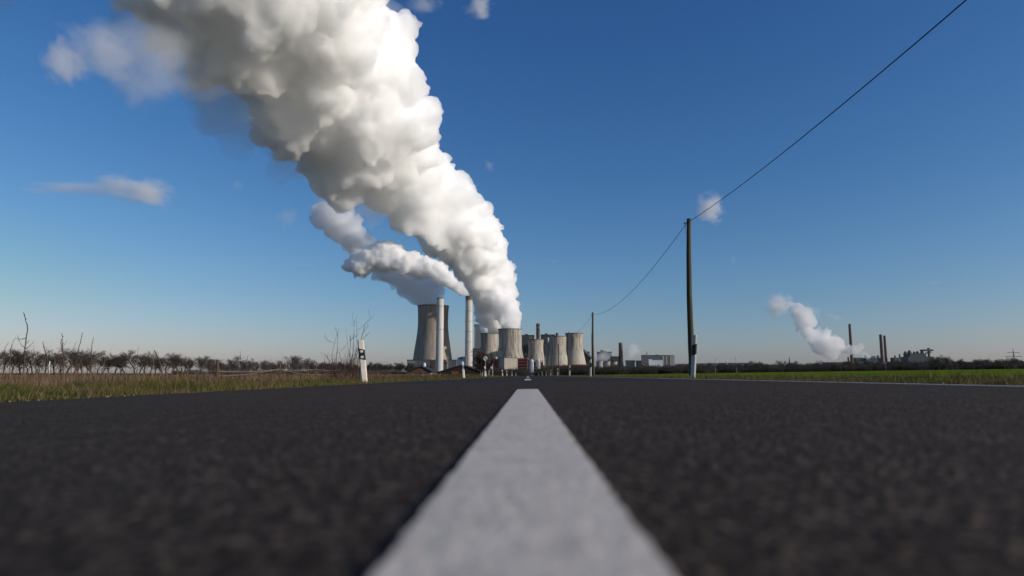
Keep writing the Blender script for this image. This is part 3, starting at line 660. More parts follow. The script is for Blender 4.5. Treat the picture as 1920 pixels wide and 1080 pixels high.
weed([(169, 716), (170, 690), (171, 660), (173, 645), (175, 632)], 10, 'slender dead weed with a curving tip, thick at its foot', [((171, 668), (179, 658)), ((172, 664), (166, 654))], 0.008)
weed([(180, 716), (178, 690), (182, 672), (185, 664)], 12, 'short dead weed beside the slender curving one', r=0.005)
weed([(262, 716), (255, 690), (247, 668), (240, 662), (230, 663)], 12, 'dead weed arching over to the left like a hook', r=0.005)
weed([(258, 716), (258, 690), (258, 668), (260, 649)], 12, 'upright dead weed beside the hooked one', r=0.005)
weed([(312, 716), (303, 690), (295, 668), (290, 656), (287, 664)], 11, 'pale dead weed leaning left with a drooping tip', [((300, 680), (308, 668))], 0.008)
weed([(320, 716), (312, 700), (301, 680), (292, 664)], 11.4, 'second pale dead weed leaning close along the drooping one', r=0.006)
weed([(353, 716), (352, 695), (349, 680), (348, 667)], 12, 'dead weed carrying a dark round seed head', r=0.007, buds=True)
weed([(452, 714), (451, 695), (451, 675), (450, 657)], 20, 'straight thin dead weed above the reed clump', r=0.009)
weed([(462, 714), (461, 695), (463, 675), (465, 666)], 20, 'thin dead weed with a hooked tip above the reed clump', r=0.009)

def shrub(px, yt, Y, stems, lb, seed):
    g = random.Random(seed); x = X(px, Y); g0 = gh(x, Y); segs = []; o = Vector((x, Y, g0))
    def twigs(p, d, ln, r, lv):
        q = p
        for k in range(3):
            d = (d + Vector((g.gauss(0, .12), g.gauss(0, .12), .05))).normalized(); q2 = q + d * ln / 3; segs.append((tuple(q), tuple(q2), max(r, .0028), max(r * .8, .0028))); q = q2; r *= .8
            if lv < 3:
                for _ in range(1 if g.random() < .75 else 2):
                    a = g.random() * 6.283; e = (d * 0.6 + Vector((math.cos(a), math.sin(a) * .8, g.uniform(.1, .9))) * 0.7).normalized(); twigs(q, e, ln * g.uniform(.3, .55), r * .6, lv + 1)
    for pts in stems:
        W = [at(a, b_, Y + g.uniform(-.25, .25)) - o for a, b_ in pts]; r = 0.011
        for p, q in zip(W[:-1], W[1:]):
            segs.append((tuple(p), tuple(q), r, r * .7)); r *= .66
            for _ in range(1): t = p.lerp(q, g.random()); a = g.random() * 6.283; twigs(t, Vector((math.cos(a), math.sin(a), g.uniform(.4, 1.4))).normalized(), (q - p).length * g.uniform(.35, .8), r * .6, 2)
    for _ in range(26):
        a = g.random() * 6.283; rr = g.random() * 0.45; p = Vector((rr * math.cos(a) * 1.4, rr * math.sin(a), 0)); twigs(p, Vector((g.gauss(0, .3), g.gauss(0, .3), 1)).normalized(), g.uniform(.3, .75), .007, 2)
    V, Fq = seg_mesh(segs, 4); tag(link('bare_shrub', np_mesh('bare_shrub', V, Fq, MATS['twig_red']), None, o), lb, 'shrub', 'bare shrubs beside the marker post')
shrub(628, 620, 21, [[(629, 712), (626, 690), (622, 665), (632, 625)], [(624, 712), (617, 676), (607, 662)], [(632, 712), (630, 680), (632, 660), (634, 618)], [(640, 712), (638, 680), (637, 660)]], 'low leafless shrub, dense at the foot, left of the taller bare sapling', 3)
shrub(657, 602, 20, [[(656, 712), (657, 690), (658, 680), (652, 650), (648, 613)], [(657, 690), (664, 672), (669, 650), (669, 602)], [(658, 685), (662, 660), (664, 620)], [(660, 690), (672, 668), (682, 655)], [(657, 700), (656, 660), (658, 630)], [(664, 680), (676, 640), (684, 610)]], 'taller leafless sapling forking just behind the nearest left marker post', 4)

# ------------------------------------------------------------------ birch, sign and small sign post
Yb = 135; x = X(908, Yb); root = empty('birch_tree', (x, Yb, gh(x, Yb) - 0.1), 'bare reddish birch tree with pale trunks behind the round sign', 'tree')
H = Z(649, Yb, 908) - gh(x, Yb); L1, T1 = [], []
for k, (dx, hs) in enumerate(((0, 1.0), (-0.9, 0.86), (1.0, 0.9), (-1.7, .7), (1.9, .66))):
    li, tw = grow(90 + k, H * hs, levels=4, kids=(14, 6, 5, 4), rmin=0.016, r0=0.016, spread=0.62, trunk=0.12, lenf=0.5, droop=0.6, upw=0.12)
    sh = lambda s: ((s[0][0] + dx * .5, s[0][1], s[0][2]), (s[1][0] + dx * .5, s[1][1], s[1][2]), s[2], s[3]); L1 += [sh(s) for s in li]; T1 += [sh(s) for s in tw]
V, Fq = seg_mesh(L1, 5); link('trunk', np_mesh('trunk', V, Fq, MATS['birch_bark']), root)
V, Fq = seg_mesh(T1, 3); link('crown', np_mesh('crown', V, Fq, MATS['twig_red']), root)
Ys = 96; x = X(910, Ys); g0 = gh(x, Ys); zc = Z(672, Ys, 910) - g0
root = empty('road_sign', (x, Ys, g0), 'round white derestriction sign with a black diagonal bar on a thin post', 'road sign')
mb = MB(); mb.lathe([(0.035, -0.1), (0.035, zc)], 10); mb.build('post', MATS['galvanised'], root)
q = MB(); q.lathe([(0.30, 0), (0.31, 0.006), (0.31, 0.018), (0.30, 0.02)], 32); q.v = [(a, -0.05 - c, b_ + zc) for a, b_, c in q.v]; q.build('sign_disc', MATS['paint_white'], root)
q = MB()
for d in (-0.06, -0.03, 0, 0.03, 0.06):
    q.box((d * .7, -0.0735, zc + d * .7), (0.016, 0.003, 0.58), M=Matrix.Rotation(R(-52), 3, 'Y'))
q.build('diagonal_bar', MATS['post_black'], root)
Ys = 76; x = X(923.5, Ys); g0 = gh(x, Ys); zc = Z(683, Ys, 924) - g0
root = empty('small_sign', (x, Ys, g0), 'thin grey post with a small square plate, right of the birch', 'sign')
mb = MB(); mb.lathe([(0.04, -0.1), (0.04, zc)], 10); mb.build('post', MATS['galvanised'], root)
mb = MB(); mb.box((-0.1, -0.06, zc * .74), (0.2, 0.01, 0.22)); mb.build('plate', MATS['paint_white'], root)
x = X(91, 95); mb = MB(); mb.lathe([(0.07, -0.1), (0.07, Z(677, 95, 91) - gh(x, 95) - .05), (0.04, Z(677, 95, 91) - gh(x, 95))], 10)
tag(mb.build('boundary_post', MATS['paint_white'], loc=(x, 95, gh(x, 95))), 'white boundary post in front of the far tree row', 'post')

# ------------------------------------------------------------------ cars far down the road
def car(px, Y, m, lb, van=False):
    x = X(px, Y); root = empty('parked_car', (x, Y, 0.02), lb, 'car', 'cars far down the road')
    W_, L_ = 1.8, 4.3; h = 1.9 if van else 1.46
    prof = [(-L_ / 2, .35), (-L_ / 2, .8), (-L_ / 2 + .9, .95), (-L_ / 2 + 1.5, h - .05), (-.2, h), (1.1, h - .03), (L_ / 2 - .25, 1.0 if not van else h - .1), (L_ / 2, .9), (L_ / 2, .35)]
    mb = MB(); n = len(prof); pts = [(sx_ * W_ / 2 * (0.86 if z > 1.0 else 1), y, z) for sx_ in (-1, 1) for y, z in prof]
    mb.add(pts, [tuple(range(n)), tuple(range(2 * n - 1, n - 1, -1))] + [(i, n + i, n + (i + 1) % n, (i + 1) % n) for i in range(n)]); mb.build('body', m, root)
    mb = MB(); y0, z0, y1, z1 = -L_ / 2 + .95, 1.0, -L_ / 2 + 1.45, h - .12
    mb.add([(-.72, y0 - .03, z0), (.72, y0 - .03, z0), (.68, y1 - .03, z1), (-.68, y1 - .03, z1)], [(0, 1, 2, 3)]); mb.build('windscreen', MATS['glass_dark'], root)
    for sx_ in (-1, 1):
        for yy in (-1.35, 1.35):
            q = MB(); q.lathe([(.2, 0), (.32, .01), (.32, .18), (.2, .2)], 14); q.v = [(sx_ * (W_ / 2 - .19 + c), yy + a, .32 + b_) for a, b_, c in q.v]; q.build('wheel', MATS['tyre'], root)
        q = MB().box((sx_ * .65, -L_ / 2 - .01, .68), (.3, .03, .14)); q.build('headlight', MATS['reflector'], root)
car(985.5, 330, MATS['paint_white'], 'white van at the end of the road, nearest the centre line', True)
car(981, 345, MATS['panel_blue'], 'small blue car just left of the white van')
car(975.5, 360, MATS['panel_white'], 'pale car parked left of the small blue car')
car(993, 340, MATS['steel_dark'], 'dark car on the right side of the road, next to the white van')
car(999, 352, MATS['slate'], 'grey car right of the dark car at the end of the road')
# ------------------------------------------------------------------ power station: cooling towers
def smooth_prof(pts, n=26):
    pts = sorted(pts, key=lambda p: p[1]); zs = [p[1] for p in pts]; rs = [p[0] for p in pts]; out = []
    for k in range(n):
        z = zs[0] + (zs[-1] - zs[0]) * k / (n - 1); i = 0
        while i < len(zs) - 2 and z > zs[i + 1]: i += 1
        t = (z - zs[i]) / (zs[i + 1] - zs[i]); m0 = (rs[i + 1] - rs[i - 1]) / (zs[i + 1] - zs[i - 1]) if i > 0 else (rs[1] - rs[0]) / (zs[1] - zs[0])
        m1 = (rs[i + 2] - rs[i]) / (zs[i + 2] - zs[i]) if i < len(zs) - 2 else (rs[-1] - rs[-2]) / (zs[-1] - zs[-2]); d = zs[i + 1] - zs[i]
        h00, h10, h01, h11 = 2 * t**3 - 3 * t**2 + 1, t**3 - 2 * t**2 + t, -2 * t**3 + 3 * t**2, t**3 - t**2
        out.append((h00 * rs[i] + h10 * d * m0 + h01 * rs[i + 1] + h11 * d * m1, z))
    return out
def tower(cx, Y, prof_px, lb, m, band_py=None, m2=None, seg=72):
    """prof_px: (y pixel, half width pixel) from rim to foot"""
    base = at(cx, 704, Y); root = empty('cooling_tower', (base.x, Y, -2), lb, 'cooling tower', 'cooling towers of the power station')
    k = mpp(base); pr = smooth_prof([(hw * k, Z(py, Y, cx) + 2) for py, hw in prof_px])
    pr[-1] = (pr[-1][0], pr[-1][1]); top = pr[-1]; th = max(0.8, top[0] * 0.02)
    mb = MB(); mb.lathe(pr, seg, cap0=False, cap1=False)
    if band_py:
        zb = Z(band_py, Y, cx) + 2; mb.mi = [1 if max(mb.v[i][2] for i in f) <= zb + 2 else 0 for f in mb.f]  # faces below the band height take the second, paler material
    mb.build('shell', [m, m2 or m], root, smooth=True)
    mb = MB(); mb.lathe([(r - th, z) for r, z in pr][::-1], seg, cap0=False, cap1=False); mb.build('inner_wall', MATS['concrete_inside'], root, smooth=True)
    mb = MB(); r, z = top; h = max(1.2, z * 0.012); n = seg
    mb.lathe([(r + 0.02, z - h), (r + th * 0.7, z - h * 0.6), (r + th * 0.7, z + 0.5), (r - th, z + 0.5), (r - th, z + 0.02)], seg, cap0=False, cap1=False); mb.build('rim', MATS['stack_soot'], root)
    return root, top[0], z - 2
T = {}
T[1] = tower(810.5, 1650, [(574, 29.4), (590, 28.6), (605, 28.3), (625, 29.6), (650, 33.2), (676, 37.0), (704, 42)], 'largest brown cooling tower, half hidden by two white chimneys', MATS['concrete_dark'])
T[2] = tower(917.5, 1800, [(625.5, 16.8), (640, 16.3), (655, 17), (680, 20), (704, 23)], 'grey cooling tower under the big plume, partly behind the birch', MATS['concrete'])
T[3] = tower(956.2, 1600, [(617.5, 22.6), (628, 21.4), (640, 20.8), (650, 21.6), (662, 24), (675, 26.5), (704, 31)], 'broad grey cooling tower under the big plume, with a neighbour shadow', MATS['concrete'])
T[4] = tower(1004.8, 1750, [(637, 15.3), (645, 14.2), (654, 14), (664, 15), (676, 17), (704, 21)], 'shortest of the wide cooling towers, in front of the dark boiler houses', MATS['concrete'])
T[5] = tower(1046.4, 1900, [(631, 16.3), (640, 15.4), (650, 15), (662, 16.3), (684, 20), (704, 23)], 'stained cooling tower with a paler foot, second from the end of the row', MATS['concrete'], 667, MATS['concrete_pale'])
T[6] = tower(1077.6, 1980, [(625.3, 17.3), (634, 15.8), (644, 15.2), (655, 16.2), (683, 21.5), (704, 25)], 'rightmost wide cooling tower, its lower half paler', MATS['concrete'], 656.5, MATS['concrete_pale'])
for k, (a, b_, yt) in enumerate(((1117.5, 1131.7, 676.9), (1132, 1145.6, 677.5), (1146, 1158, 678), (1172.7, 1191.5, 676), (1192.5, 1204.4, 676.3))):
    w_ = (b_ - a) / 2
    tower((a + b_) / 2, 2700, [(yt, w_), (yt + 4, w_ * .93), (yt + 8, w_ * .9), (yt + 12, w_ * .96), (704, w_ * 1.25)], ['first of the three small steaming cooling towers beside the second wooden pole', 'middle of the three small cooling towers beside the second wooden pole', 'third and slimmest of the small cooling towers, left of the brick chimney', 'wider small cooling tower just right of the brick chimney', 'last small cooling tower, beside the long hall'][k], MATS['concrete_pale'], seg=40)

# ------------------------------------------------------------------ chimneys
def chimney(px, Y, yt, w0, w1, m, lb, soot=0.0, rings=0):
    b0 = at(px, 704, Y); root = empty('chimney', (b0.x, Y, -2), lb, 'chimney'); k = mpp(b0); h = Z(yt, Y, px) + 2
    r0, r1 = w0 / 2 * k, w1 / 2 * k; rr = lambda z: r0 + (r1 - r0) * z / h
    mb = MB(); hs = h * (1 - soot); mb.lathe([(rr(h * f), h * f) for f in np.linspace(0, 1 - soot, 8)], 28, cap1=True); mb.build('shaft', m, root, smooth=True)
    if soot: mb = MB(); mb.lathe([(rr(hs), hs), (rr(h), h), (rr(h) * .8, h), (rr(h) * .8, h - 3)], 28, cap1=True); mb.build('sooty_top', MATS['stack_soot'], root, smooth=True)
    for q in range(rings):
        z = h * (0.3 + 0.68 * (q + 1) / (rings + .3)); mb = MB(); r = rr(z) + .02; mb.lathe([(r, z - .5), (r + .5, z - .4), (r + .5, z + .4), (r, z + .5)], 28, cap0=False, cap1=False); mb.build('platform_ring', MATS['galvanised'], root)
    return root
chimney(823.6, 1400, 559, 14.4, 13.6, MATS['stack_white'], 'white chimney standing before the largest cooling tower', 0.012, 2)
chimney(878.3, 1420, 555.5, 14.2, 13.4, MATS['stack_white'], 'white chimney with a sooty top that trails its own steam', 0.05, 5)
chimney(1009.2, 2000, 606.7, 7.8, 6.8, MATS['brick_brown'], 'dark brick chimney between the two dark boiler houses', 0.0, 3)
chimney(1045.2, 2100, 624.3, 5.6, 5.4, MATS['brick_brown'], 'short brown chimney peeping over a stained cooling tower', 0.2)
chimney(1111.8, 2500, 626.6, 4.6, 3.6, MATS['brick_brown'], 'slim brown chimney hidden by the second wooden pole')
chimney(1164.8, 2650, 642.5, 10.0, 7.0, MATS['brick_brown'], 'brick chimney among the small cooling towers', 0.05, 1)
chimney(1599, 4300, 607.5, 6.4, 4.4, MATS['brick_brown'], 'tallest lone chimney of the far works, beside the small plume', 0.0, 1)
chimney(1656.3, 4300, 627.3, 6.4, 5.2, MATS['brick_brown'], 'far works chimney, taller of the close pair')
chimney(1663.4, 4360, 629.3, 5.4, 4.2, MATS['brick_brown'], 'far works chimney, slimmer of the close pair')

# ------------------------------------------------------------------ power station: halls and steelwork
def foot(pts):                                   # (px, Y) corners
    P = [(X(px, Y), Y) for px, Y in pts]; a = sum(P[i][0] * P[(i + 1) % len(P)][1] - P[(i + 1) % len(P)][0] * P[i][1] for i in range(len(P)))
    return P if a > 0 else P[::-1]
def hall(name, pts, yt, m, lb, cat='building', roofbits=(), parapet=True, strips=(), bands=()):
    """pts: plan corners (px, Y); yt: roof height pixel at the first corner; roofbits (px0, px1, ytop, Y); strips (px0, px1, y0, y1, mat) on the front"""
    Y0 = pts[0][1]; P = foot(pts); cx = sum(p[0] for p in P) / len(P); cy = sum(p[1] for p in P) / len(P); h = Z(yt, Y0, pts[0][0])
    root = empty(name, (cx, cy, -2), lb, cat); L_ = [(p[0] - cx, p[1] - cy) for p in P]; H_ = h + 2
    mb = MB(); mb.prism(L_, 0, H_ - .01); mb.build('wall', m, root)
    if parapet: mb = MB(); s = 1 + 1.2 / max(8, max(abs(a) for p in L_ for a in p)); mb.prism([(a * s, b_ * s) for a, b_ in L_], H_, H_ + max(.8, H_ * .012)); mb.build('roof_edge', MATS['steel_dark'], root)
    for (a, b_, yy, Yr, mm_) in roofbits:
        zt = Z(yy, Yr, (a + b_) / 2) + 2; w_ = X(b_, Yr) - X(a, Yr); mb = MB(); mb.box(((X(a, Yr) + X(b_, Yr)) / 2 - cx, Yr - cy, (H_ + zt) / 2), (w_, w_ * .8, zt - H_ + .4)); mb.build('roof_unit', MATS[mm_], root)
    Yf = min(p[1] for p in P)
    for (a, b_, y0, y1, mm_) in strips:
        w_ = X(b_, Yf) - X(a, Yf); z0, z1 = Z(y1, Yf, a), Z(y0, Yf, a); mb = MB(); mb.box(((X(a, Yf) + X(b_, Yf)) / 2 - cx, Yf - cy - .35, (z0 + z1) / 2 + 2), (w_, .7, z1 - z0)); mb.build('facade_panel', MATS[mm_], root)
    return root
hall('boiler_house', [(889, 1850), (930, 1850), (930, 1930), (889, 1930)], 609.5, MATS['steel_blue'], 'tall blue-grey boiler house half behind the steam', roofbits=[(892, 895, 608.2, 1880, 'steel_dark')])
hall('annexe', [(886, 1700), (906, 1700), (906, 1780), (886, 1780)], 654, MATS['hall_grey'], 'dark low annexe between the sooty chimney and the birch')
hall('boiler_house', [(978.5, 2050), (1002, 2050), (1002, 2130), (978.5, 2130)], 629, MATS['steel_dark'], 'dark boiler house left of the brick chimney', roofbits=[(984, 990, 626.5, 2080, 'steel_dark'), (993.5, 996, 628, 2060, 'hall_beige'), (998, 1001.5, 628, 2060, 'hall_beige')], strips=[(993, 994.2, 629.5, 637, 'hall_beige'), (996, 997, 629.5, 637, 'hall_beige')])
hall('boiler_house', [(1014.5, 2050), (1041, 2050), (1041, 2130), (1014.5, 2130)], 628, MATS['steel_dark'], 'dark boiler house right of the brick chimney', roofbits=[(1022, 1027, 625.3, 2080, 'steel_dark'), (1032, 1034, 627, 2060, 'hall_beige'), (1036, 1039.5, 627.2, 2060, 'hall_beige')], strips=[(1032, 1033.6, 628.5, 632, 'hall_beige')])
hall('machine_hall', [(763, 1500), (856, 1500), (856, 1560), (763, 1560)], 675, MATS['hall_grey'], 'long low slate grey machine hall below the largest cooling tower', roofbits=[(810.5, 813, 672.5, 1510, 'paint_white'), (852, 855, 672.5, 1510, 'paint_white')], strips=[(808, 816, 677, 690, 'brick_brown'), (763, 778, 676.5, 681, 'steel_blue')])
r_ = hall('filter_building', [(856.5, 1300), (873, 1300), (873, 1340), (856.5, 1340)], 668.5, MATS['panel_white'], 'pale blue-white box building with a blue panel', parapet=False, strips=[(860.5, 867.5, 670, 673.2, 'panel_blue')])
hall('stair_tower', [(873.2, 1290), (877.6, 1290), (877.6, 1310), (873.2, 1310)], 665.5, MATS['hall_beige'], 'narrow beige stair tower against the sooty chimney', parapet=False)
hall('storage_hall', [(945.5, 1180), (970.5, 1200), (953, 1330), (928, 1290)], 671, MATS['hall_beige'], 'square grey and beige storage hall in front of the broad cooling tower', roofbits=[(954.5, 957, 668.5, 1220, 'paint_white')])
hall('red_container', [(925, 1240), (933, 1240), (933, 1250), (925, 1250)], 673, MATS['steel_red'], 'bright red container block beside the storage hall', parapet=False, roofbits=[(929.5, 932.5, 669, 1244, 'paint_white')])
hall('long_hall', [(1203, 2600), (1262, 2600), (1266, 2680), (1207, 2680)], 666.3, MATS['hall_grey'], 'long dark hall with pale end bays beyond the small cooling towers', strips=[(1243, 1246, 667, 683, 'hall_beige'), (1249, 1252, 667, 683, 'hall_beige'), (1257, 1261.5, 666.5, 686, 'hall_beige')], roofbits=[(1208, 1211, 665, 2620, 'steel_dark'), (1230, 1236, 665.2, 2620, 'steel_dark')])
hall('white_shed', [(1217, 2450), (1243.5, 2450), (1243.5, 2480), (1217, 2480)], 675.2, MATS['panel_white'], 'white shed in front of the long dark hall', parapet=False, roofbits=[(1217, 1223, 673.8, 2460, 'panel_white')])
hall('turbine_hall', [(1146, 2750), (1163, 2750), (1163, 2800), (1146, 2800)], 668.5, MATS['steel_dark'], 'dark flat hall behind the small cooling towers')
hall('turbine_hall', [(1120, 2750), (1147.5, 2750), (1147.5, 2820), (1120, 2820)], 660, MATS['hall_grey'], 'stepped grey hall veiled by thin steam', roofbits=[(1127, 1132, 656.5, 2770, 'steel_dark'), (1133.5, 1138, 658, 2770, 'steel_dark')])
# sloping coal conveyor
Yc = 2400; root = empty('conveyor_bridge', (X(1100, Yc), Yc, -2), 'dark sloping conveyor bridge beside the pale-footed cooling tower', 'conveyor'); cx = X(1100, Yc)
mb = MB(); p0 = Vector((X(1093, Yc) - cx, 0, Z(656.5, Yc) + 2)); p1 = Vector((X(1112, Yc) - cx, 0, Z(676, Yc) + 2)); mb.tube([p0, p1], 6.5, 4); mb.build('gallery', MATS['steel_dark'], root)
for f in (0.15, .5, .85):
    q = p0.lerp(p1, f); mb = MB(); mb.box((q.x, 0, q.z / 2), (3, 3, q.z)); mb.build('trestle', MATS['steel_dark'], root)
hall('crusher_house', [(1093, 2410), (1106, 2410), (1106, 2440), (1093, 2440)], 659, MATS['steel_dark'], 'dark block house at the head of the conveyor bridge', parapet=False)
# flue gas duct on the second boiler house
Yd = 2030; root = empty('flue_duct', (X(1025, Yd), Yd, -2), 'pale bent flue duct on the dark boiler house', 'duct'); cx = X(1025, Yd); mb = MB()
mb.tube([(X(1023.5, Yd) - cx, 0, Z(690, Yd) + 2), (X(1023.5, Yd) - cx, 0, Z(646, Yd) + 2), (X(1025, Yd) - cx, 0, Z(641.5, Yd) + 2), (X(1030, Yd) - cx, 0, Z(640, Yd) + 2)], 3.2, 12); mb.build('pipe', MATS['galvanised'], root, smooth=True)
mb = MB(); mb.tube([(X(1027.5, Yd) - cx, 0, Z(644, Yd) + 2), (X(1027.5, Yd) - cx, 0, Z(633, Yd) + 2)], 4.0, 12); mb.build('stub_pipe', MATS['galvanised'], root, smooth=True)
# silos
for k, (a, b_, yt, mm_) in enumerate(((993.5, 1000.5, 674.5, 'panel_white'), (1005, 1013, 673.5, 'stack_white'))):
    Yq = 1150 + 20 * k; cx = X((a + b_) / 2, Yq); r = (X(b_, Yq) - X(a, Yq)) / 2; h = Z(yt, Yq) + 2
    root = empty('silo', (cx, Yq, -2), ['smaller pale silo in front of the red steelwork', 'larger white silo with a small roof hatch, right of the smaller silo'][k], 'silo', 'white silos'); mb = MB()
    mb.lathe([(r, 0), (r, h - 1.2), (r * .6, h)], 24); mb.build('tank', MATS[mm_], root, smooth=True)
    mb = MB(); mb.box((r * .3, -r * .2, h + .6), (r * .5, r * .5, 1.6)); mb.build('hatch', MATS['paint_white'], root)
    mb = MB(); mb.box((r * .55, -r - .15, h * .55), (.5, .3, h * .7)); mb.build('ladder', MATS['galvanised'], root)
# red steel frame between the storage hall and the silos
def frame_rack(px0, px1, yt, Y, levels, bays, lb, col='steel_red', back=True):
    cx = X((px0 + px1) / 2, Y); w_ = X(px1, Y) - X(px0, Y); h = Z(yt, Y) + 2; root = empty('pipe_rack', (cx, Y, -2), lb, 'steel frame'); g = random.Random(int(px0)); t = w_ * .018 + .3
    for i in range(bays + 1): mb = MB(); mb.box((-w_ / 2 + w_ * i / bays, 0, h / 2), (t, t, h)); mb.build('column', MATS['steel_dark'], root)
    for j in range(levels):
        z = h * (j + 1) / levels; n_ = 1 if levels > 2 else 4
        for q in range(n_):
            l_ = w_ / n_ * (1 if n_ == 1 else g.uniform(.35, .95)); mb = MB(); mb.box((-w_ / 2 + w_ * (q + .5) / n_, -t * .6, z - t - (g.uniform(0, 1.4) if n_ > 1 else 0)), (l_ + t, t * .9, t * (2 if n_ == 1 else g.uniform(1.2, 2.2)))); mb.build('beam', MATS[col], root)
        mb = MB(); mb.tube([(-w_ / 2, t * 1.6, z - h / levels * .5), (w_ / 2, t * 1.6, z - h / levels * .5)], t * g.uniform(1.0, 1.8), 8); mb.build('pipe', MATS[g.choice(['steel_dark', 'steel_dark', 'brick_brown'])], root)
    if back: mb = MB(); mb.box((0, t * 6, h * .46), (w_, t * 4, h * .9)); mb.build('clad_core', MATS['steel_dark'], root)
    return root
frame_rack(970.5, 993, 671, 1250, 6, 5, 'red and black steel frame beside the storage hall')
frame_rack(1000, 1018, 676, 1320, 4, 4, 'dark red steel frame behind the white silos')
frame_rack(1018, 1064, 684, 1500, 2, 9, 'long low red pipe rack below the stained cooling tower')
frame_rack(1066, 1112, 682.5, 1520, 2, 9, 'long low red pipe rack below the pale-footed cooling tower')
for k, (px, yt, w_, Y, lb) in enumerate(((988, 670.5, 9, 1235, 'red tank vessel on the steel frame beside the silos'), (836, 677, 8, 1450, 'red dome vessel on the machine hall roof edge'), (1206, 683, 5, 2400, 'small red tank by the last small cooling tower'))):
    cx = X(px, Y); r = w_ / 2 * Y / F_PX; z = Z(yt, Y) + 2; root = empty('vessel', (cx, Y, -2), lb, 'tank'); mb = MB(); mb.lathe([(r * .3, 0), (r * .3, z - r * 1.2)], 12); mb.build('leg', MATS['steel_dark'], root)
    mb = MB(); mb.lathe([(r * math.cos(a), z - r * .62 + r * .62 * math.sin(a)) for a in np.linspace(-1.45, 1.45, 10)], 20); mb.build('tank', MATS['steel_red'], root, smooth=True)

# stair towers, lattice masts and vents that stand between the halls
for k, (px, yt, Y, w_, mm_, lb) in enumerate(((838, 668, 1480, 3.2, 'galvanised', 'grey lattice mast beside the white chimney foot'), (900, 661, 1500, 2.6, 'galvanised', 'grey lattice mast behind the birch crown'), (985, 664, 1400, 3.0, 'steel_dark', 'dark lattice mast above the red and black steel frame'), (1022, 668, 1450, 2.6, 'galvanised', 'slim lattice mast right of the white silos'), (1069, 672, 1600, 2.6, 'steel_dark', 'slim dark lattice mast between the two stained cooling towers'), (1214, 661, 2640, 3.4, 'steel_dark', 'dark lattice mast at the near end of the long hall'))):
    cx = X(px, Y); h = Z(yt, Y) + 2; w_ = w_ * .6; root = empty('lattice_mast', (cx, Y, -2), lb, 'mast', 'lattice masts of the power station'); mb = MB()
    for sx_ in (-1, 1):
        for sy_ in (-1, 1): mb.tube([(sx_ * w_, sy_ * w_, 0), (sx_ * w_ * .7, sy_ * w_ * .7, h)], .28, 4)
    for j in range(9):
        z0, z1 = h * j / 9, h * (j + 1) / 9; mb.tube([(-w_, -w_, z0), (w_, -w_, z1)], .2, 3); mb.tube([(w_, w_, z0), (-w_, w_, z1)], .2, 3)
    mb.build('frame', MATS[mm_], root); mb = MB(); mb.box((0, 0, h), (w_ * 2.6, w_ * 2.6, .8)); mb.build('platform', MATS['galvanised'], root)
# ------------------------------------------------------------------ farm sheds by the road
def gable(name, px0, px1, ye, pxr, yr, Y, depth, mw, mr, lb, bits=()):
    cx = X((px0 + px1) / 2, Y); a, b_, r_ = X(px0, Y) - cx, X(px1, Y) - cx, X(pxr, Y) - cx; g0 = gh(cx, Y) - .3; ze, zr = Z(ye, Y) - g0, Z(yr, Y) - g0
    root = empty(name, (cx, Y, g0), lb, 'shed'); mb = MB(); prof = [(a + .3, 0), (b_ - .3, 0), (b_ - .3, ze - .1), (r_, zr - .2), (a + .3, ze - .1)]
    mb.extrude(prof, depth, Matrix.Translation((0, depth / 2 + .3, 0))); mb.build('wall', mw, root)
    for (p, q) in (((a, ze), (r_, zr)), ((r_, zr), (b_, ze))):
        mb = MB(); t = .18; vs = [(p[0], 0, p[1]), (q[0], 0, q[1]), (q[0], depth + .6, q[1]), (p[0], depth + .6, p[1])]; vs += [(x, y, z + t) for x, y, z in vs]
        mb.add(vs, [(0, 1, 2, 3), (7, 6, 5, 4), (0, 4, 5, 1), (1, 5, 6, 2), (2, 6, 7, 3), (3, 7, 4, 0)]); mb.build('roof', mr, root)
    for (nm, p0, p1, y0, y1, mm_) in bits:
        mb = MB(); mb.box(((X(p0, Y) + X(p1, Y)) / 2 - cx, .26, (Z(y0, Y) + Z(y1, Y)) / 2 - g0), (X(p1, Y) - X(p0, Y), .06, Z(y0, Y) - Z(y1, Y))); mb.build(nm, MATS[mm_], root)
    return root
gable('farm_shed', 763, 811, 698.2, 789, 687.2, 230, 14, MATS['wall_brick'], MATS['roof_black'], 'small dark gabled brick shed with a white door', [('door', 806.5, 810.5, 699.5, 708, 'paint_white'), ('window', 769.5, 775.5, 701, 705, 'panel_white'), ('window', 787, 792, 698, 706, 'glass_dark'), ('window', 780, 782.5, 700, 704, 'glass_dark')])
gable('lean_to', 732, 763.5, 699.6, 748, 698.8, 226, 8, MATS['timber_black'], MATS['roof_black'], 'flat dark lean-to with a wide window, attached left of the brick shed', [('window', 737, 748, 701, 706, 'glass_dark')])
gable('timber_barn', 817, 905, 699.0, 867, 684.2, 215, 22, MATS['timber_black'], MATS['roof_black'], 'wide low black timber barn with an orange-brown gate', [('gate', 846, 859.5, 696, 706, 'timber_orange'), ('opening', 822, 830, 700, 706, 'roof_black')])
Yt = 400; cx = X(793, Yt); root = empty('water_tank', (cx, Yt, 0), 'white round tank on a beige block behind the brick shed roof', 'tank'); mb = MB(); mb.box((X(788.5, Yt) - cx, .5, 2.6), (1.6, 1.6, 6)); mb.build('block', MATS['hall_beige'], root)
mb = MB(); mb.lathe([(.9, 0), (.9, Z(681, Yt) - .4), (.4, Z(680.2, Yt))], 16, (X(795.5, Yt) - cx, 0, 0)); mb.build('tank', MATS['panel_white'], root, smooth=True)

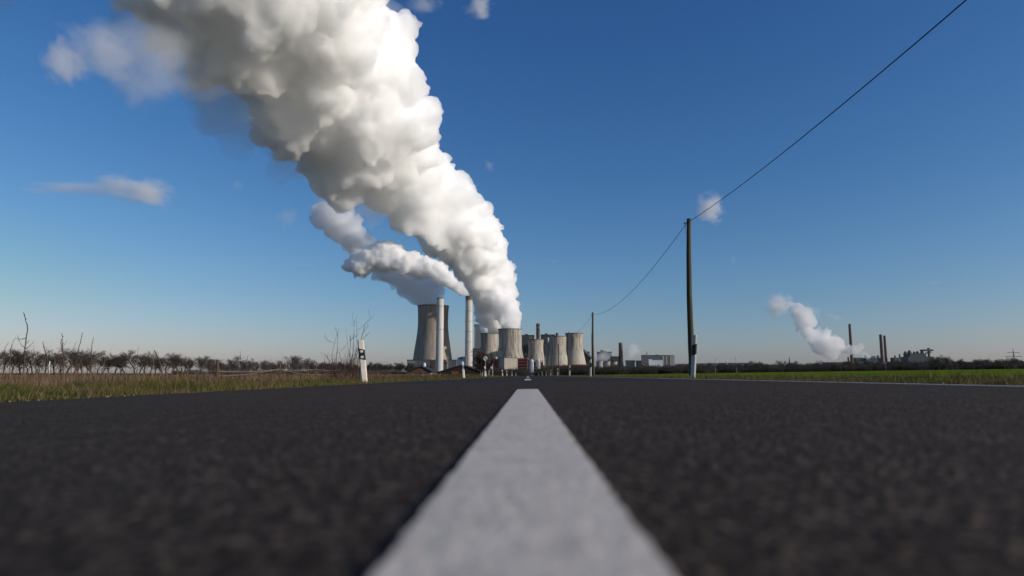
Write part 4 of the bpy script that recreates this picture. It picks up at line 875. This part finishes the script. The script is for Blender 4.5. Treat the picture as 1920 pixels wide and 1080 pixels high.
# ------------------------------------------------------------------ distance: works, church, wind turbines, pylons, hill
Yw = 4400
def works(name, lb, parts, Y, cat='works'):
    cx = X((parts[0][1] + parts[0][2]) / 2, Y); root = empty(name, (cx, Y, -5), lb, cat)
    for (nm, a, b_, yt, yb, shape) in parts:
        zt, zb = Z(yt, Y) + 5, (Z(yb, Y) + 5 if yb else 0); w_ = X(b_, Y) - X(a, Y); c = X((a + b_) / 2, Y) - cx; mb = MB()
        if shape == 'box': mb.box((c, rnd.uniform(-4, 4), (zt + zb) / 2), (w_, w_ * .6 + 8, zt - zb))
        elif shape == 'tower': mb.lathe([(w_ / 2, zb), (w_ / 2, zt - w_ * .55), (w_ * .28, zt - w_ * .2), (w_ * .28, zt)], 16, (c, 0, 0))
        elif shape == 'slope': mb.tube([(c - w_ / 2, 0, zb), (c + w_ / 2, 0, zt)], 4, 4)
        mb.build(nm, MATS['backlit_steel'], root)
works('process_hall', 'low dark hall of the far works under its small plume', [('hall', 1590, 1660, 678.5, None, 'box'), ('roof_block', 1622, 1650, 671.5, None, 'box'), ('vent', 1624, 1626, 665.5, None, 'box'), ('vent', 1636, 1638.5, 667.5, None, 'box'), ('vent', 1641, 1643, 668, None, 'box'), ('vent', 1647, 1650, 667, None, 'box'), ('roof_block', 1604, 1616, 671, None, 'box'), ('vent', 1591, 1594, 669, None, 'tower'), ('low_shed', 1548, 1592, 679.5, None, 'box')], Yw)
works('process_tower_block', 'cluster of dark works vessels with a crane head', [('platform', 1697, 1745, 669.5, None, 'box'), ('tower', 1697, 1704.5, 659.5, None, 'tower'), ('tower', 1704.5, 1712.5, 657.5, None, 'tower'), ('tower', 1714, 1720.5, 660, None, 'tower'), ('tower', 1720, 1726.5, 659, None, 'tower'), ('tower', 1728, 1736, 659, None, 'tower'), ('bunker', 1703, 1733, 664, None, 'box'), ('crane_mast', 1743, 1745.5, 653, None, 'box'), ('crane_arm', 1732, 1750, 656, 659, 'box'), ('crane_arm', 1738, 1749, 661, 663, 'slope'), ('side_shed', 1745, 1759, 676, None, 'box')], Yw)
works('conveyor_house', 'small dark works building left of the vessel cluster', [('block', 1675, 1690, 671, None, 'box'), ('vent', 1679, 1682, 666.5, None, 'tower'), ('mast', 1688.8, 1690.2, 664.5, None, 'box')], Yw - 60)
for k, (px, yt, Y) in enumerate(((1481.5, 668, 2200),)):
    cx = X(px, Y); root = empty('church', (cx, Y, -2), 'small dark church spire rising from the far wood', 'church'); h = Z(yt, Y) + 2; mb = MB(); mb.box((0, 0, h * .27), (7, 7, h * .54)); mb.build('tower', MATS['slate'], root)
    mb = MB(); mb.lathe([(5.2, h * .54), (2.2, h * .72), (.15, h)], 8, cap1=False); mb.build('spire', MATS['slate'], root); mb = MB(); mb.box((14, 0, h * .18), (22, 10, h * .36)); mb.build('nave', MATS['slate'], root)
def turbine(px, yhub, Y, lb, rot=0.3, rpx=7):
    cx = X(px, Y); h = Z(yhub, Y); r = rpx * Y / F_PX; root = empty('wind_turbine', (cx, Y, 0), lb, 'wind turbine', 'far wind turbines'); mb = MB(); mb.lathe([(2.6, -3), (1.5, h)], 12); mb.build('tower', MATS['paint_white'], root)
    mb = MB(); mb.box((0, 1, h), (3.5, 8, 3.5)); mb.build('nacelle', MATS['paint_white'], root)
    for k in range(3):
        a = rot + k * 2.094; d = Vector((math.sin(a), 0, math.cos(a))); mb = MB(); mb.tube([Vector((0, -4, h)), Vector((0, -4, h)) + d * r * .3, Vector((0, -4, h)) + d * r], [1.0, 1.6, .3], 6); mb.build('blade', MATS['paint_white'], root)
turbine(1381, 671, 3800, 'pale wind turbine on the hazy ridge, right of the nearest pole', 0.2); turbine(1345, 675, 4600, 'smaller pale wind turbine nearer to the marker post', 0.9, 5); turbine(1364, 674, 4700, 'thin pale wind turbine between the two others', 0.5, 5)
def pylon(px, yt, Y, lb):
    cx = X(px, Y); h = Z(yt, Y) + 2; root = empty('pylon', (cx, Y, -2), lb, 'pylon', 'far electricity pylons'); w_ = h * .11; mb = MB()
    for sx_ in (-1, 1):
        for sy_ in (-1, 1): mb.tube([(sx_ * w_, sy_ * w_, 0), (sx_ * .8, sy_ * .8, h * .72), (0, 0, h)], .45, 4)
    for j in range(7):
        z0, z1 = h * .72 * j / 7, h * .72 * (j + 1) / 7; q0, q1 = w_ + (.8 - w_) * j / 7, w_ + (.8 - w_) * (j + 1) / 7
        mb.tube([(-q0, -q0, z0), (q1, -q1, z1)], .3, 3); mb.tube([(q0, -q0, z0), (-q1, -q1, z1)], .3, 3)
    mb.build('lattice_mast', MATS['galvanised'], root)
    for f, l in ((.72, .30), (.86, .22)): mb = MB(); mb.tube([(-h * l, 0, h * f), (0, 0, h * f + h * .02), (h * l, 0, h * f)], .6, 4); mb.build('cross_arm', MATS['galvanised'], root)
pylon(1904, 655, 1500, 'lattice electricity pylon above the trees at the picture edge'); pylon(723, 676, 2600, 'tiny electricity pylon left of the machine hall')
for k, (px, yt, Y) in enumerate(((1324, 681, 640), (1342, 674, 640), (1381.5, 690, 560), (1244, 684, 520), (1662, 679, 640), (1165, 682, 420))):
    x = X(px, Y); h = Z(yt, Y) - gh(x, Y); mb = MB(); mb.lathe([(.12, -.3), (.09, h)], 8)
    root = empty('lamp_post', (x, Y, gh(x, Y)), f'{ORD[k]} thin grey lamp post before the dark wood, counting along the field edge', 'lamp post', 'thin lamp posts along the field edge'); mb.build('mast', MATS['galvanised'], root)
    mb = MB(); mb.box((.5, 0, h), (1.2, .2, .12)); mb.build('lamp_head', MATS['galvanised'], root)
# hazy ridge on the skyline
hp = [(1225, 690), (1250, 684), (1290, 682), (1330, 681), (1370, 680), (1410, 680.5), (1450, 684), (1500, 686), (1600, 688), (1700, 689), (1850, 689.5), (1990, 690)]; Yh = 7500; vs = []; fs = []
NN = 60
for k in range(NN):
    px = 1225 + (1990 - 1225) * k / (NN - 1); yy = np.interp(px, [a for a, _ in hp], [b_ for _, b_ in hp]) + rnd.uniform(-.25, .25); x = X(px, Yh); z = Z(yy, Yh); vs += [(x, Yh - 1200, -8), (x, Yh - 350, z * .75), (x, Yh, z), (x, Yh + 1500, -8)]
for k in range(NN - 1):
    for j in range(3): fs.append((k * 4 + j, (k + 1) * 4 + j, (k + 1) * 4 + j + 1, k * 4 + j + 1))
mb = MB(); mb.add(vs, fs); tag(mb.build('hill', MATS['hill_wood'], smooth=True), kind='structure')
# ------------------------------------------------------------------ steam plumes
V_CORE = vol_mat('steam_dense', 0.12, 0.3); V_FRINGE = vol_mat('steam_fringe', 0.0055, 0.2); V_LOW = vol_mat('steam_column', 0.2, 0.3); V_MID = vol_mat('steam_medium', 0.07, 0.3); V_SMALL = vol_mat('steam_small', 0.30, 0.35)
def steam(name, lb, V, Fq, m, cat='steam plume', kind=None, parent=None):
    o = link(name, np_mesh(name, V, Fq, m), parent)
    if parent is None: tag(o, lb, cat, None, kind)
    return o
Yp = lambda a, b_: 1690 - max(0, 600 - b_) * 0.95
MAIN = [(932, 624, 22), (938, 606, 32), (930, 585, 40), (925, 560, 45), (914, 520, 52), (888, 470, 64), (850, 420, 80), (800, 370, 100), (745, 320, 122), (704, 256, 152), (650, 197, 174), (594, 132, 198), (548, 60, 216), (510, -20, 234), (462, -100, 252)]
root = empty('steam_plume', (X(938, 1690), 1690, Z(622, 1690)), 'huge white steam plume rising from the two grey cooling towers', 'steam plume')
V, Fq = puff_cloud(MAIN[5:], Yp, 3.2, 3, counts=(22, 22, 16), ratio=(.44, .42, .44), rmin=5, rough=1.0, core=.67, warp=13); V -= np.array(root.location); steam('dense_core', '', V, Fq, V_CORE, parent=root)
V, Fq = puff_cloud([(x - r * .12, y + r * .05, r * 1.02) for x, y, r in MAIN[6:]], Yp, 4.5, 23, counts=(22, 18, 9), ratio=(.42, .42, .44), rmin=8, rough=1.2, core=.70, warp=30); V -= np.array(root.location); steam('soft_fringe', '', V, Fq, V_FRINGE, parent=root)
V, Fq = puff_cloud(MAIN[:7], Yp, 2.5, 13, counts=(14, 16, 12), ratio=(.54, .46, .44), rmin=3.5, rough=0.9, core=.66, warp=6, zcut=Z(626, 1690)); V -= np.array(root.location); steam('rising_column', '', V, Fq, V_LOW, parent=root)
for k, (cx, py, hw, Y) in enumerate(((917.5, 622, 14.5, 1800), (956.2, 614, 20, 1600))):   # vapour filling the two mouths
    P = [(cx - hw * .35, py + 6, hw * .64), (cx + hw * .35, py + 6, hw * .64), (cx, py - 3, hw * .95), (cx - 3, py - 18, hw * 1.15), (cx - 7, py - 42, hw * 1.35)] + ([(cx - 9, py - 66, hw * 1.5), (cx - 13, py - 95, hw * 1.5)] if k == 0 else [])
    V, Fq = puff_cloud(P, lambda a, b_: Y, 2.6, 30 + k, counts=(16, 10, 0), ratio=(.5, .42, .4), rmin=3, rough=1.0, core=.8, warp=5, zcut=Z(py + 10, Y)); V -= np.array(root.location); steam('tower_puff', '', V, Fq, V_LOW, parent=root)
T1P = [(808, 577, 22), (806, 566, 26), (796, 550, 30), (780, 535, 32), (758, 522, 33), (732, 508, 33), (705, 495, 33), (684, 478, 30), (662, 452, 32), (640, 425, 34), (618, 400, 34)]
V, Fq = puff_cloud(T1P, lambda a, b_: 1650, 3.4, 8, counts=(13, 12, 7), ratio=(.5, .42, .4), rmin=5, rough=1.2, core=.74, warp=20, zcut=Z(580, 1650)); steam('steam_plume', 'greyer steam plume drifting from the largest cooling tower', V, Fq, V_MID)
C2P = [(876, 553, 5), (868, 546, 9), (856, 537, 13), (840, 524, 18), (820, 511, 22), (798, 503, 25), (775, 496, 25), (752, 488, 27), (728, 484, 30), (706, 480, 30), (686, 490, 27), (668, 494, 22), (654, 500, 14)]
V, Fq = puff_cloud(C2P, lambda a, b_: 1430, 1.8, 9, counts=(12, 16, 10), ratio=(.58, .46, .44), rmin=2.6, rough=0.8, core=.66, warp=4); steam('steam_plume', 'bright curling steam trail blown from the sooty chimney top', V, Fq, V_SMALL)
FARP = [(1625, 668, 5), (1615, 665, 8), (1602, 659, 13), (1586, 655, 13), (1566, 646, 24), (1548, 640, 24), (1530, 640, 22), (1519, 630, 14), (1513, 616, 13), (1512, 600, 20), (1502, 590, 16), (1498, 574, 14)]
V, Fq = puff_cloud([(a, b_, r * 1.22) for a, b_, r in FARP], lambda a, b_: 4200, 5.5, 12, counts=(8, 14, 9), ratio=(.66, .42, .4), rmin=7, rough=1.3, core=.62, warp=20, step=.6); steam('steam_plume', 'small white plume blown from the far works', V, Fq, vol_mat('steam_far', 0.028, 0.3))

# soft clouds: ellipsoids whose vapour thins out raggedly towards the edge
def soft_mat(name, density, scale, thr, seed, detail=6):
    m = bpy.data.materials.new(name); m.use_nodes = True; t = m.node_tree; t.nodes.clear(); N = t.nodes; L = t.links
    tc = N.new('ShaderNodeTexCoord'); ln = N.new('ShaderNodeVectorMath'); ln.operation = 'LENGTH'; L.new(tc.outputs['Object'], ln.inputs[0])
    mp = N.new('ShaderNodeMapping'); mp.inputs['Location'].default_value = (seed * 3.7, seed * 1.3, 0); L.new(tc.outputs['Object'], mp.inputs[0])
    nz = N.new('ShaderNodeTexNoise'); nz.inputs['Scale'].default_value = scale; nz.inputs['Detail'].default_value = detail; nz.inputs['Roughness'].default_value = 0.58; nz.inputs['Distortion'].default_value = 0.4; L.new(mp.outputs[0], nz.inputs['Vector'])
    fo = N.new('ShaderNodeMapRange'); fo.inputs[1].default_value = 1.0; fo.inputs[2].default_value = 0.1; fo.inputs[3].default_value = -0.45; fo.inputs[4].default_value = 0.22; L.new(ln.outputs['Value'], fo.inputs[0])
    ad = N.new('ShaderNodeMath'); ad.operation = 'ADD'; L.new(nz.outputs['Fac'], ad.inputs[0]); L.new(fo.outputs[0], ad.inputs[1])
    mr = N.new('ShaderNodeMapRange'); mr.inputs[1].default_value = thr - 0.09; mr.inputs[2].default_value = thr + 0.2; mr.inputs[3].default_value = 0; mr.inputs[4].default_value = density; L.new(ad.outputs[0], mr.inputs[0])
    v = N.new('ShaderNodeVolumeScatter'); L.new(mr.outputs[0], v.inputs['Density']); v.inputs['Anisotropy'].default_value = 0.1
    o = N.new('ShaderNodeOutputMaterial'); L.new(v.outputs[0], o.inputs['Volume']); return m
bmx = bmesh.new(); bmesh.ops.create_icosphere(bmx, subdivisions=4, radius=1.0); ICO = bpy.data.meshes.new('cloud'); bmx.to_mesh(ICO); bmx.free()
def soft(px, py, rx_, rz_, Y, density, lb, scale=1.8, thr=0.5, tilt=0.0, seed=1, name='cloud', cat='cloud', ry_=None):
    w = at(px, py, Y); k = mpp(w); me = ICO.copy(); me.materials.append(soft_mat('vapour', density / k, scale, thr, seed)); o = link(name, me, None, w)
    o.scale = (rx_ * k, (ry_ or min(rx_, rz_)) * k, rz_ * k); o.rotation_euler = (0, R(tilt), YAW); tag(o, lb, cat); return o
soft(258, 356, 125, 52, 2600, 0.06, 'soft pinkish grey cloud on the plain blue sky, left of the plume', 1.7, .475, 12, 2)
soft(150, 355, 195, 28, 2650, 0.038, 'thin grey streak trailing left from the soft cloud', 1.9, .49, 3, 3)
soft(120, 118, 62, 85, 820, 0.035, 'brighter ragged cloud scrap torn off the plume near the upper corner', 1.7, .49, -25, 4)
soft(190, 95, 130, 85, 840, 0.016, 'faint wispy veil between the ragged scrap and the plume', 1.9, .49, 25, 24)
soft(12, 10, 40, 36, 1000, 0.016, 'faint grey smudge in the uppermost corner of the sky', 1.7, .49, 0, 25)
soft(270, 110, 150, 140, 930, 0.010, 'grey veil of vapour along the downwind side of the plume', 1.6, .46, 20, 5, name='steam_veil', cat='steam')
soft(620, 395, 75, 75, 1600, 0.014, 'torn grey vapour hanging below the big plume', 1.8, .47, 0, 6, name='steam_veil', cat='steam')
soft(898, 12, 52, 42, 1900, 0.06, 'small white puff at the top edge, right of the plume', 1.7, .5, 0, 7)
soft(800, 8, 60, 34, 1800, 0.03, 'ragged white scrap touching the plume at the top edge', 1.9, .5, 0, 8)
soft(917, 312, 26, 16, 2400, 0.03, 'tiny white scrap of cloud right of the plume', 1.6, .5, 30, 9)
soft(1330, 390, 50, 50, 3000, 0.07, 'small white puff of cloud behind the nearest pole top', 1.7, .5, 20, 11)
soft(1374, 488, 14, 20, 3200, 0.02, 'faint wisp below the pole-top cloud', 1.5, .5, 0, 12)
soft(572, 497, 32, 6, 2600, 0.03, 'thin dark flat cloud left of the chimney steam', 1.6, .47, 0, 13)
soft(535, 405, 34, 48, 2600, 0.012, 'faint grey torn wisp hanging left below the plume', 1.6, .49, 0, 14)
soft(447, 347, 24, 20, 2600, 0.010, 'faint grey smudge under the plume edge', 1.6, .49, 30, 15)
soft(1458, 572, 42, 40, 4200, 0.07, 'round pinkish puff left of the far works plume', 1.6, .47, 0, 16)
soft(1545, 656, 62, 26, 4150, 0.03, 'grey vapour trailing low beneath the far works plume', 1.8, .47, 10, 31, name='steam_veil', cat='steam')
soft(1512, 590, 40, 40, 4150, 0.02, 'thin ragged vapour round the upper end of the far works plume', 1.8, .47, 0, 32, name='steam_veil', cat='steam')
soft(1566, 594, 34, 12, 4200, 0.03, 'thin pale shred right of the far works plume', 1.7, .48, 10, 17)
soft(1750, 530, 30, 8, 4200, 0.012, 'faint pale streak above the far works', 1.6, .49, 0, 18)
soft(1040, 490, 20, 10, 2600, 0.010, 'faint smudge of cloud above the slim chimney', 1.6, .49, 0, 19)
soft(1128, 668, 34, 20, 2600, 0.09, 'thin steam over the first three small cooling towers', 1.7, .47, -20, 20, name='steam_wisp', cat='steam')
soft(1185, 660, 28, 24, 2620, 0.10, 'thin steam around the brick chimney and small cooling towers', 1.7, .47, -20, 21, name='steam_wisp', cat='steam')
soft(1082, 612, 26, 14, 2100, 0.012, 'faint vapour above the pale-footed cooling tower', 1.7, .5, 0, 22, name='steam_wisp', cat='steam')

# ------------------------------------------------------------------ air
hz = bpy.data.materials.new('haze'); hz.use_nodes = True; t = hz.node_tree; t.nodes.clear()
v = t.nodes.new('ShaderNodeVolumePrincipled'); v.inputs['Density'].default_value = HAZE; v.inputs['Color'].default_value = (0.86, 0.90, 0.96, 1)
o_ = t.nodes.new('ShaderNodeOutputMaterial'); t.links.new(v.outputs[0], o_.inputs['Volume'])
if HAZE: tag(MB().box((0, 4600, 800), (19000, 10200, 1620)).build('haze', hz), kind='stuff')
